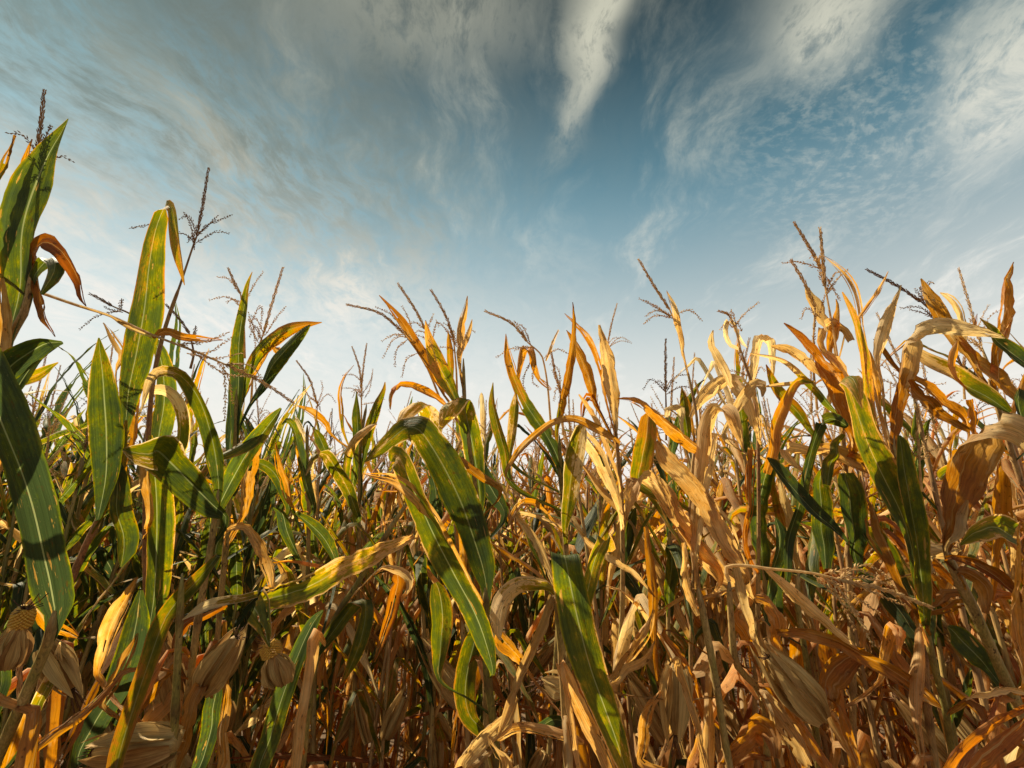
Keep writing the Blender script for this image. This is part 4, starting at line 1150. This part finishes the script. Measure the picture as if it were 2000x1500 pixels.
p.tassel([(1800, 590), (1752, 558), (1694, 527)], [[(1812, 600), (1798, 580), (1788, 565)], [(1828, 622), (1795, 600), (1760, 602)], [(1830, 625), (1805, 612), (1778, 605)]], [(1880, 720), (1840, 630), (1800, 590)], 0.1)
p.tassel([(1795, 880), (1790, 840), (1792, 800)], [[(1797, 900), (1785, 870), (1778, 850)], [(1797, 890), (1805, 860), (1812, 845)]], [(1800, 960), (1797, 920), (1795, 880)], 0.0, dark=False)
p.leaf('g', 14, [(1790, 870, 4), (1785, 845, 12), (1784, 820, 8), (1786, 800, 2)], (0, 0))

# 20 brown pointed leaves far right
p = Plant(31, 1.2, [(1930, 740), (1950, 800), (1975, 880), (2010, 1000), (2050, 1200)],
          'brown corn plant at the right edge with a tall lance shaped dark leaf pointing up', FRONT, dry=0.8, low=3)
p.leaf('n', 44, [(1936, 745, 14), (1939, 705, 24), (1946, 655, 38), (1955, 605, 44), (1966, 555, 28), (1978, 511, 2)], (0, 0), roll=-8, tone=0.82, fold=0.2)
p.leaf('p', 14, [(1945, 700, 4), (1955, 668, 14), (1966, 640, 12), (1972, 615, 2)], (-0.01, -0.01), tone=0.15)  # thin pale blade added as the sunlit patch of the brown leaf
p.leaf('n', 42, [(1920, 745, 12), (1885, 695, 28), (1852, 645, 40), (1826, 600, 42), (1812, 565, 26), (1803, 543, 3)], (0.02, 0.02), roll=6, tone=0.68, fold=0.15)
p.leaf('p', 22, [(1882, 690, 8), (1877, 645, 20), (1866, 600, 22), (1850, 580, 16), (1836, 571, 2)], (0.04, 0.04), tone=0.2)
p.leaf('t', 44, [(1988, 788, 14), (1958, 758, 40), (1922, 720, 44), (1890, 685, 36), (1868, 660, 12)], (-0.02, 0.02), roll=16, tone=0.5, attach=False)
p.leaf('gt', 34, [(2020, 725, 14), (1988, 698, 34), (1955, 668, 30), (1930, 640, 16), (1914, 621, 2)], (-0.06, -0.04), dry=(0.0, 0.6), attach=False)
p.leaf('b', 16, [(1888, 660, 6), (1902, 635, 14), (1912, 612, 2)], (0.06, 0.06))
p.leaf('r', 20, [(1870, 745, 6), (1862, 715, 16), (1866, 690, 18), (1872, 665, 4)], (-0.04, -0.04), tone=0.65)
p.leaf('n', 26, [(1905, 850, 12), (1900, 810, 26), (1892, 780, 20)], (0.02, 0.02), tone=0.7)
p.leaf('o', 14, [(1960, 720, 6), (1985, 700, 12), (2010, 690, 4)], (0.04, 0.04))
p.leaf('dg', 44, [(2030, 850, 20), (2000, 820, 40), (1990, 785, 38), (2000, 760, 14)], (-0.06, -0.06))
p.tassel([(1882, 720), (1884, 700), (1888, 680)], [[(1882, 730), (1895, 720), (1908, 712)]], [(1884, 780), (1882, 740), (1882, 720)], 0.1, dark=False)
p.tassel([(1950, 770), (1928, 755), (1905, 728)], [], [(1975, 800), (1965, 785), (1950, 770)], 0.1)

# 21 nearest right plant with the big folded leaf
p = Plant(32, 0.98, [(1842, 1065), (1862, 1110), (1905, 1200), (1955, 1310), (2010, 1430)],
          'near corn plant at the right edge with a huge tan leaf folded down', FRONT, r=(0.011, 0.0095), dry=0.6, low=2)
p.leaf('n', 92, [(1843, 1064, 20), (1853, 1020, 48), (1868, 965, 76), (1884, 915, 90), (1896, 876, 92, 0, -8), (1912, 846, 86, -0.02, 25), (1950, 832, 64, -0.06, 70), (2000, 845, 60, -0.08, 100), (2060, 900, 44, -0.1, 120), (2110, 970, 5, -0.1, 130)],
       roll=0, tone=(0.70, 0.12), fold=0.12, curl=0.15)  # paler tone beyond the fold stands for sun on the top
p.leaf('t', 30, [(1846, 1068, 10), (1862, 1040, 26), (1876, 1005, 28), (1884, 975, 4)], (-0.02, -0.02), tone=0.4)
p.leaf('yo', 44, [(1860, 950, 14), (1850, 925, 40), (1835, 935, 30)], (0.2, 0.2), attach=False)
p.leaf('b', 44, [(1850, 1085, 14), (1890, 1095, 38), (1935, 1120, 44), (1975, 1155, 24), (1990, 1175, 4)], (-0.03, -0.06), tone=0.8)
p.leaf('gt', 50, [(1880, 1065, 6), (1905, 1040, 40), (1945, 1030, 54), (1985, 1050, 60)], (0.06, 0.06), attach=False, dry=(0.5, 0.3))
p.leaf('n', 40, [(1875, 1120, 14), (1910, 1130, 36), (1935, 1160, 40), (1930, 1200, 16)], (-0.04, -0.04), tone=0.6)
p.leaf('dg', 44, [(1935, 1310, 20), (1905, 1280, 44), (1870, 1240, 42), (1848, 1222, 10)], (0.05, 0.08), fold=0.15)
p.leaf('t', 24, [(1880, 1363, 3), (1915, 1352, 18), (1955, 1347, 22), (2010, 1350, 14)], (-0.1, -0.14), attach=False, tone=0.35)
p.leaf('n', 50, [(2000, 1340, 40), (1985, 1250, 50), (1985, 1150, 48), (1992, 1060, 36), (2000, 1020, 10)], (-0.08, -0.08), tone=0.6, roll=0)
p.leaf('n', 120, [(1830, 1590, 50), (1862, 1530, 90), (1905, 1475, 112), (1955, 1430, 96), (2005, 1395, 60), (2045, 1370, 8)], (-0.20, -0.22), roll=-30, attach=True, tone=0.85, fold=0.25)  # tan leaf given a brown tone to stand for shade

# 22 long grey strap and lit strap low right
p = Plant(33, 1.12, [(1560, 1110), (1558, 1180), (1575, 1290), (1590, 1390), (1600, 1500)],
          'corn plant low on the right with a long grey brown strap leaf above an ear', FRONT, dry=0.4, low=3)
p.leaf('t', 44, [(1520, 1236, 20), (1565, 1232, 40), (1620, 1246, 44), (1680, 1276, 46), (1745, 1312, 44), (1800, 1350, 36), (1845, 1386, 6)], (-0.1, -0.14), roll=12, tone=0.75)
p.leaf('p', 30, [(1498, 1112, 10), (1530, 1142, 24), (1572, 1182, 30), (1620, 1222, 28), (1660, 1256, 18), (1684, 1275, 3)], (-0.14, -0.14), roll=10, attach=False, tone=0.28)
p.leaf('b', 66, [(1690, 1275, 20), (1655, 1285, 50), (1622, 1315, 64), (1607, 1360, 50), (1606, 1400, 20)], (-0.06, -0.06), attach=False, tone=0.8)
p.ear((1600, 1398), (1502, 1282), 66, dd=-0.1, tone=0.5)
p.leaf('n', 44, [(1478, 1168, 16), (1500, 1175, 38), (1516, 1205, 42), (1522, 1250, 36), (1528, 1285, 8)], (-0.08, -0.08), attach=False, tone=0.5)
p.leaf('t', 30, [(1632, 1372, 6), (1652, 1410, 24), (1670, 1450, 32), (1680, 1500, 10)], (-0.1, -0.1), attach=True, tone=0.5)
p.leaf('dg', 30, [(1500, 1215, 10), (1505, 1160, 30), (1515, 1100, 32), (1520, 1040, 28), (1512, 1010, 6)], (0.02, 0.05), dry=(0.0, 0.05))
p.leaf('n', 44, [(1710, 1340, 14), (1720, 1270, 36), (1740, 1220, 44), (1762, 1230, 40, -0.03), (1755, 1275, 18, -0.05)], (0.0, 0.0), tone=0.55)

# 23 fallen tassel stalk
p = Plant(34, 1.1, [(1424, 1130), (1428, 1210), (1440, 1300), (1480, 1345), (1495, 1400), (1500, 1500)],
          'broken dry corn plant right of centre, its snapped tassel lying flat and pointing right', FRONT, r=(0.010, 0.007), dry=0.65, low=3)
p.tassel([(1640, 1132), (1720, 1150), (1818, 1186)], [[(1600, 1124), (1660, 1158), (1716, 1197)], [(1610, 1120), (1670, 1112), (1712, 1126)], [(1590, 1124), (1630, 1160), (1682, 1212)], [(1640, 1128), (1700, 1130), (1745, 1145)], [(1620, 1126), (1690, 1150), (1760, 1180)]],
         [(1424, 1135), (1420, 1107), (1513, 1112), (1590, 1120), (1640, 1132)], -0.22, dark=False, size=1.2)
p.leaf('t', 48, [(1486, 1352, 24), (1512, 1385, 44), (1545, 1430, 46), (1580, 1500, 40)], (-0.06, -0.08), roll=8, tone=0.4)
p.leaf('t', 18, [(1500, 1375, 10), (1510, 1430, 18), (1530, 1500, 10)], (-0.1, -0.1), tone=0.3)
p.leaf('t', 26, [(1440, 1110, 20), (1450, 1150, 26), (1462, 1200, 24), (1485, 1270, 16), (1495, 1340, 8)], (-0.1, -0.05), attach=False, tone=0.35)
p.leaf('n', 70, [(1420, 1490, 30), (1445, 1440, 60), (1475, 1412, 70), (1505, 1428, 56, -0.03), (1515, 1480, 20, -0.05)], (-0.08, -0.1), tone=0.55, roll=10)
p.leaf('b', 40, [(1470, 1270, 14), (1450, 1235, 38), (1432, 1210, 36), (1440, 1190, 6)], (0.04, 0.04), tone=0.7)

# 24 tan plant behind the centre right with hanging ear
p = Plant(35, 1.0, [(1364, 1150), (1376, 1210), (1390, 1285), (1402, 1350), (1412, 1420), (1425, 1500)],
          'dry corn plant low right of centre with a slim ear hanging by its stalk', FRONT, r=(0.010, 0.007), dry=0.6, low=2)
p.ear((1322, 1300), (1318, 1432), 52, dd=0.0, tone=0.2, green=0.1, spread=0.3)
p.leaf('t', 28, [(1318, 1278, 26), (1330, 1315, 26), (1345, 1360, 24), (1362, 1425, 20), (1380, 1500, 14)], (-0.06, -0.1), attach=False, roll=10, tone=0.38)
p.leaf('t', 38, [(1335, 1060, 12), (1338, 1120, 26), (1350, 1170, 22), (1362, 1200, 10)], (-0.03, -0.02), attach=False, tone=0.4)
p.leaf('n', 36, [(1300, 1230, 8), (1325, 1280, 28), (1352, 1330, 36), (1378, 1400, 32), (1395, 1470, 10)], (0.04, 0.06), tone=0.7)
p.leaf('t', 44, [(1260, 1500, 30), (1255, 1440, 42), (1262, 1390, 40), (1290, 1350, 14)], (0.0, 0.0), tone=0.6)
p.leaf('n', 34, [(1190, 1350, 6), (1215, 1310, 24), (1245, 1275, 34), (1270, 1240, 26), (1280, 1195, 6)], (0.0, -0.04), tone=0.4)
p.leaf('p', 26, [(1188, 1345, 6), (1220, 1312, 22), (1255, 1285, 22), (1280, 1252, 4)], (-0.05, -0.06), attach=False, tone=0.3)

# 25 green tongue leaf at the bottom centre
p = Plant(36, 0.95, [(1087, 1160), (1092, 1220), (1098, 1290), (1104, 1400), (1110, 1500)],
          'corn plant at the bottom centre, one long dark green leaf slanting down its front', FRONT, r=(0.010, 0.0075), dry=0.6, low=2)
p.leaf('dg', 78, [(1228, 1520, 26), (1205, 1450, 48), (1178, 1375, 62), (1152, 1300, 72), (1130, 1215, 76), (1114, 1140, 70), (1104, 1092, 62, 0, -4), (1101, 1083, 58, 0.02, -4), (1108, 1100, 50, 0.06, -4), (1120, 1150, 10, 0.08, 0)],
       (-0.1, -0.1), roll=-6, dry=(0.42, 0.0), tone=0.25, fold=0.16, attach=False)
p.leaf('yo', 40, [(1082, 1156, 14), (1058, 1142, 30), (1020, 1140, 36), (988, 1160, 40), (972, 1195, 40, -0.02), (970, 1228, 26, -0.03), (976, 1250, 4, -0.03)], (0.02, -0.04), roll=10, dry=(0.6, 0.72), tone=0.3)
p.leaf('t', 34, [(1082, 1160, 18), (1070, 1195, 26), (1050, 1245, 30), (1020, 1312, 34), (992, 1385, 30), (972, 1430, 6)], (-0.02, -0.05), roll=14, tone=0.28)
p.leaf('n', 46, [(1094, 1294, 28), (1112, 1335, 42), (1138, 1395, 46), (1165, 1450, 44), (1195, 1515, 36)], (-0.04, -0.06), roll=-8, tone=0.45)
p.leaf('t', 18, [(1098, 1300, 12), (1108, 1370, 18), (1120, 1440, 16), (1130, 1500, 10)], (-0.06, -0.06), tone=0.35)
p.ear((1100, 1345), (1062, 1330), 44, dd=0.08, tone=0.45)
p.leaf('dg', 30, [(1110, 1420, 14), (1080, 1408, 28), (1045, 1420, 20), (1030, 1432, 4)], (0.02, 0.02))
p.leaf('n', 50, [(1030, 1310, 14), (1005, 1270, 44), (980, 1245, 50), (975, 1230, 20)], (0.08, 0.08), tone=0.55)
p.leaf('gy', 34, [(1140, 1215, 12), (1146, 1160, 32), (1158, 1105, 36), (1176, 1062, 36), (1186, 1056, 34, 0.02), (1196, 1080, 20, 0.04)], (0.1, 0.1), attach=False, roll=0)
p.leaf('t', 40, [(1000, 1510, 34), (985, 1470, 40), (965, 1450, 24), (955, 1430, 6)], (-0.06, -0.06), tone=0.4)
# ------------------------------------------------------------------ the plants of the rows behind


def one_leaf(h, H, mood, rng):
    """pick the habit of a leaf from its height on the stalk: hanging and dead below, arching, upright at the top"""
    f = h / H
    if mood == 'green':
        kind = rng.choice(['t', 'n', 'b', 'r']) if f < 0.33 else rng.choice(['g', 'dg', 'gt', 'gy', 'g', 'yo', 'g', 'dg'])
    elif mood == 'mixed':
        kind = rng.choice(['t', 'n', 'b', 'r']) if f < 0.5 else rng.choice(['g', 'gt', 'yo', 'o', 't', 'go', 'p', 'n'])
    else:
        kind = rng.choice(['t', 'n', 'b', 'r', 'n']) if f < 0.5 else rng.choice(['t', 'o', 'n', 'p', 'r', 'yo', 't', 'n', 'go'])
    R = math.radians
    if f < 0.5:
        th0, dr, kk = R(rng.uniform(20, 45)), R(rng.uniform(10, 50)), (rng.uniform(0.05, 0.22), R(rng.uniform(90, 130)))
        ln, wd, tw = rng.uniform(0.40, 0.72), rng.uniform(0.026, 0.048), 1.1
    elif f < 0.8:
        th0, dr = R(rng.uniform(12, 34)), R(rng.uniform(15, 75))
        kk = (rng.uniform(0.35, 0.7), R(rng.uniform(50, 110))) if rng.uniform() < 0.4 else None
        ln, wd, tw = rng.uniform(0.5, 0.78), rng.uniform(0.042, 0.068), 0.7
    else:
        th0, dr = R(rng.uniform(8, 32)), R(rng.uniform(10, 70))
        kk = (rng.uniform(0.5, 0.8), R(rng.uniform(40, 110))) if rng.uniform() < 0.3 else None
        ln, wd, tw = rng.uniform(0.30, 0.56), rng.uniform(0.030, 0.050), 0.5
    if mood == 'dry':
        wd *= 0.82
        tw *= 1.4
    return kind, ln, wd, th0, dr, kk, tw


def tassel_shape(top, rng, n=6):
    R = math.radians
    az, th = rng.uniform(0, 6.28), R(rng.uniform(0, 28))
    d = np.array((math.sin(th) * math.cos(az), math.sin(th) * math.sin(az), math.cos(th)))
    L = rng.uniform(0.20, 0.30)
    spike = np.array([top, top + d * L * 0.5 + np.array((0, 0, 0.01)), top + d * L])
    br = []
    for k in range(n):
        a, t2 = rng.uniform(0, 6.28), R(rng.uniform(22, 60))
        o = np.array((math.sin(t2) * math.cos(a), math.sin(t2) * math.sin(a), math.cos(t2)))
        l2 = rng.uniform(0.08, 0.17)
        s = top + d * L * rng.uniform(-0.1, 0.2)
        e = s + o * l2 + np.array((0, 0, -rng.uniform(0, 0.09)))
        br.append(np.array([s, s + o * l2 * 0.5, e]))
    return spike, br


def make_prototype(mood, seed):
    """returns a list of (name, mesh, [children...]) describing one plant with its foot at the origin"""
    rng = np.random.default_rng(seed)
    H = rng.uniform(1.72, 2.0)
    bx, by = rng.uniform(-0.14, 0.14, 2)
    path = catmull(np.array([(0, 0, -0.03), (bx * 0.2, by * 0.2, H * 0.3), (bx * 0.6, by * 0.6, H * 0.7), (bx, by, H)]), 40)
    parts = [('stalk', stalk_mesh(path, 0.0130, 0.0048, {'green': 0.45, 'mixed': 0.6, 'dry': 0.75}[mood], rng, sides=6, n=44), [])]
    az = rng.uniform(0, 6.28)
    h = rng.uniform(0.22, 0.32)
    while h < H * 0.97:
        kind, ln, wd, th0, dr, kk, tw = one_leaf(h, H, mood, rng)
        i = int(np.argmin(np.abs(path[:, 2] - h)))
        vs, fs, da, uv = blade(path[i], az + rng.uniform(-0.5, 0.5), str(kind), rng, ln, wd, th0, dr, kk, cols=6, n=20, side=rng.uniform(-0.6, 0.6), twist=tw)
        parts.append(('leaf', mesh_from('leaf', vs, fs, M_LEAF, da, uv), []))
        az += math.pi
        h += rng.uniform(0.085, 0.135)
    spike, br = tassel_shape(path[-1], rng, 9)
    mat = M_TASSEL if mood != 'green' or rng.uniform() < 0.7 else M_TASSEL_DARK
    kids = []
    for b in br:
        V, F = spikelets(b, rng, 0.009, 2, 0.009, 0.0016, 0.6, 0.0009, 0.12)
        kids.append(('tassel_branch', mesh_from('tassel_branch', V, F, mat, smooth=False), []))
    V, F = spikelets(spike, rng, 0.0048, 3, 0.0110, 0.0016, 0.42, 0.0012)
    parts.append(('tassel', mesh_from('tassel', V, F, mat, smooth=False), kids))
    return parts, path, rng


def husk_for(root, path, rng):
    z = rng.uniform(0.8, 1.05)
    i = int(np.argmin(np.abs(path[:, 2] - z)))
    a = rng.uniform(0, 6.28)
    o = np.array((math.cos(a), math.sin(a), 0))
    b = path[i] + o * 0.015
    up = rng.choice([0.15, -0.13])
    return husk_ear(root, b, b + o * rng.uniform(0.06, 0.13) + np.array((0, 0, up)), rng.uniform(0.055, 0.066), rng, False, rng.uniform(0.2, 0.5))


def plant_from(parts, loc, rz, sc, label, group):
    r = thing('corn_plant', label, 'corn plant', loc, group)
    r.rotation_euler = (random.uniform(-0.09, 0.09), random.uniform(-0.09, 0.09), rz)
    r.scale = sc
    for name, me, kids in parts:
        c = link(name, me, r)
        for kn, km, _ in kids:
            link(kn, km, c)
    return r


moods = ['green'] * 6 + ['mixed'] * 5 + ['dry'] * 8
PROTO = []
for i, mood in enumerate(moods):
    parts, path, rng = make_prototype(mood, 100 + i)
    # one ear to each kind, built once on a scratch parent whose meshes are then shared
    tmp = bpy.data.objects.new('scratch', None)
    COL.objects.link(tmp)
    e = husk_for(tmp, path, rng)
    parts.append(('corn_ear', e.data, [(c.name.split('.')[0], c.data, []) for c in e.children]))
    for c in list(e.children):
        bpy.data.objects.remove(c, do_unlink=True)
    bpy.data.objects.remove(e, do_unlink=True)
    bpy.data.objects.remove(tmp, do_unlink=True)
    PROTO.append((mood, parts))


def pick_mood(xpx):
    """the left half of the field is still green, the right half has dried out"""
    f = min(1.0, max(0.0, (xpx - 250) / 1000.0))
    u = random.random()
    pg, pm = 0.74 - 0.64 * f, 0.20
    return 'green' if u < pg else 'mixed' if u < pg + pm else 'dry'


LABELS = {
    ('green', 0): ('still green corn plant in the deeper rows, left half of the field', 'green corn plants of the left rows'),
    ('green', 1): ('one of the few green corn plants in the deeper dry rows on the right', 'green corn plants of the right rows'),
    ('mixed', 0): ('half yellowed corn plant in the deeper rows, left half of the field', 'yellowing corn plants of the left rows'),
    ('mixed', 1): ('half yellowed corn plant in the deeper rows, right half of the field', 'yellowing corn plants of the right rows'),
    ('dry', 0): ('dry tan corn plant among green ones in the deeper rows on the left', 'dry corn plants of the left rows'),
    ('dry', 1): ('fully dried tan corn plant in the deeper rows on the right half', 'dry corn plants of the right rows'),
}

spots = []
yy = 1.42
while yy < 46:
    step = 0.15 if yy < 3.2 else 0.19 if yy < 9 else 0.26
    xx = -yy * 1.35 - 1.4
    while xx < yy * 1.35 + 1.4:
        spots.append((xx + random.uniform(-0.08, 0.08), yy + random.uniform(-0.16, 0.16)))
        xx += step * random.uniform(0.75, 1.3)
    yy += 0.34 if yy < 3.2 else 0.42 if yy < 4 else 0.6 if yy < 9 else 0.9
kept, far = [], []
for (sx, sy) in spots:
    xpx = CX + FPX * sx / max(sy, 0.3)
    # the near rows are open in the middle, as in the photograph
    lim = np.interp(xpx, [0, 250, 500, 800, 1100, 1500, 2000], [1.45, 1.5, 1.8, 1.75, 1.6, 1.5, 1.45])
    if sy < lim:
        continue
    (kept if -60 < xpx < 2060 else far).append((sy, sx, xpx))
kept.sort()
FRONT_NAMES = [(40, 'the dark green plant at the left edge'), (270, 'the leaf with the folded tip'), (330, 'the tall lone tassel'), (430, 'the pale folded flap'),
               (470, 'the needle tipped green leaf'), (600, 'the pointed orange leaf left of centre'), (710, 'the twin spiked tassel'), (800, 'the long green and orange leaf'),
               (870, 'the speckled tongue leaves'), (905, 'the pale wrapped bract'), (1000, 'the tan arching leaf'), (1060, 'the orange leaf with a green base'),
               (1150, 'the bottom tongue leaf'), (1190, 'the closed umbrella leaf'), (1260, 'the orange leaf arching left'), (1340, 'the tassel leaning left'),
               (1440, 'the small whitish tassel'), (1520, 'the snapped lying tassel'), (1600, 'the very wide rust leaf'), (1700, 'the yellow speckled leaves'),
               (1770, 'the bright straw blade'), (1890, 'the huge folded tan leaf'), (1960, 'the lance shaped brown leaf')]
LOOK = {'green': 'green', 'mixed': 'half yellowed', 'dry': 'dry tan'}
USED = {}


def near_label(mood, sy, xpx):
    """which plant of the second and third rows this is: its look, and the front leaf it stands behind"""
    nx, nm = min(FRONT_NAMES, key=lambda q: abs(q[0] - xpx))
    side = 'left and ' if xpx < nx - 22 else 'right and ' if xpx > nx + 22 else ''
    key = (mood, side, nm)
    USED[key] = USED.get(key, 0) + 1
    dist = ['just', 'a step', 'two steps', 'well', 'farther', 'farthest'][min(5, USED[key] - 1)]
    return '%s corn plant %s%s behind %s' % (LOOK[mood], side, dist, nm)


indiv, rest = kept[:272], kept[272:]
for sy, sx, xpx in indiv:
    mood = pick_mood(xpx)
    parts = random.choice([q for m, q in PROTO if m == mood])
    s = random.uniform(0.90, 1.06)
    if sy < 2.3:
        s *= np.interp(xpx, [0, 400, 560, 1000, 1400, 2000], [1.0, 0.95, 0.86, 0.90, 0.97, 1.0])
    lb, gp = LABELS[(mood, 0 if xpx < 900 else 1)]
    if sy < 2.5:
        lb, gp = near_label(mood, sy, xpx), 'corn plants of the second and third rows'
    plant_from(parts, (sx, sy, 0), random.uniform(0, 6.28), (s * random.uniform(0.95, 1.1), s * random.uniform(0.95, 1.1), s), lb, gp)

# everything farther off, and the field beyond both sides of the view, joined into one mass


def far_mass(pts):
    V, F, D, U = [], [], [], []
    base = 0
    protos = []
    for i, mood in enumerate(['green'] * 3 + ['mixed'] * 2 + ['dry'] * 4):
        rng = np.random.default_rng(500 + i)
        H = rng.uniform(1.75, 2.0)
        pv, pf, pd, pu, b = [], [], [], [], 0
        vs, fs = tube(np.array([(0, 0, 0), (0.02, 0, H * 0.5), (0.05, 0.03, H)]), np.array([0.011, 0.009, 0.005]), 4)
        pv.append(vs); pf += fs; pd.append(np.tile((1.0, 0.5, 0.5, 0.5), (len(vs), 1))); pu.append(vs * 1.0); b += len(vs)
        az, h = rng.uniform(0, 6.28), 0.5
        while h < H:
            kind, ln, wd, th0, dr, kk, tw = one_leaf(h, H, mood, rng)
            vs, fs, da, uv = blade(np.array((0.03 * h, 0.01 * h, h)), az, str(kind), rng, ln, wd, th0, dr, kk, cols=2, n=8, twist=tw)
            pv.append(vs); pf += [tuple(q + b for q in f) for f in fs]; pd.append(da); pu.append(uv); b += len(vs)
            az += math.pi + rng.uniform(-0.4, 0.4)
            h += rng.uniform(0.12, 0.19)
        spike, br = tassel_shape(np.array((0.05, 0.03, H)), rng, 5)
        for q in [spike] + br:
            vs, fs = tube(q, np.array([0.004, 0.005, 0.002]), 3)
            pv.append(vs); pf += [tuple(k + b for k in f) for f in fs]; pd.append(np.tile((1.1, 0.55, 0.5, 0.5), (len(vs), 1))); pu.append(vs * 1.0); b += len(vs)
        protos.append((mood, np.vstack(pv), pf, np.vstack(pd), np.vstack(pu)))
    for sy, sx, xpx in pts:
        mood = pick_mood(xpx)
        _, v, f, d, u = random.choice([q for q in protos if q[0] == mood])
        a, s = random.uniform(0, 6.28), random.uniform(0.9, 1.08)
        c, n_ = math.cos(a), math.sin(a)
        R = np.array(((c, -n_, 0), (n_, c, 0), (0, 0, 1)))
        V.append((v @ R.T) * s + np.array((sx, sy, 0)))
        F.append((f, base))
        D.append(d)
        U.append(u + random.uniform(0, 9))
        base += len(v)
    faces = [tuple(q + b for q in t) for fl, b in F for t in fl]
    return mesh_from('distant_corn', np.vstack(V), faces, M_LEAF, np.vstack(D), np.vstack(U))


# the field goes on to both sides of the photographer
beside = []
for k in range(190):
    sgn = -1 if k % 5 else 1
    beside.append((random.uniform(-2.6, 1.5), sgn * random.uniform(1.75, 4.4), 0 if sgn < 0 else 2000))
fm = link('distant_corn', far_mass(rest[:1500] + far[:500] + beside))
fm['kind'] = 'stuff'
fm['label'] = 'far rows of the corn field merging into one mass'

# dead leaves and stubble lying between the rows
V, F, D, U, b = [], [], [], [], 0
rng = np.random.default_rng(77)
for k in range(420):
    y0 = rng.uniform(0.4, 6)
    x0 = rng.uniform(-1.3, 1.3) * y0 + rng.uniform(-0.4, 0.4)
    az = rng.uniform(0, 6.28)
    vs, fs, da, uv = blade(np.array((x0, y0, 0.03 + rng.uniform(0, 0.08))), az, str(rng.choice(['n', 'b', 't', 'r'])), rng, rng.uniform(0.2, 0.5), rng.uniform(0.03, 0.06),
                           math.radians(rng.uniform(75, 92)), math.radians(rng.uniform(-5, 12)), None, cols=4, n=8, side=rng.uniform(-0.6, 0.6))
    V.append(vs); F += [tuple(q + b for q in f) for f in fs]; D.append(da); U.append(uv); b += len(vs)
lt = link('leaf_litter', mesh_from('leaf_litter', np.vstack(V), F, M_LEAF, np.vstack(D), np.vstack(U)))
lt['kind'] = 'stuff'
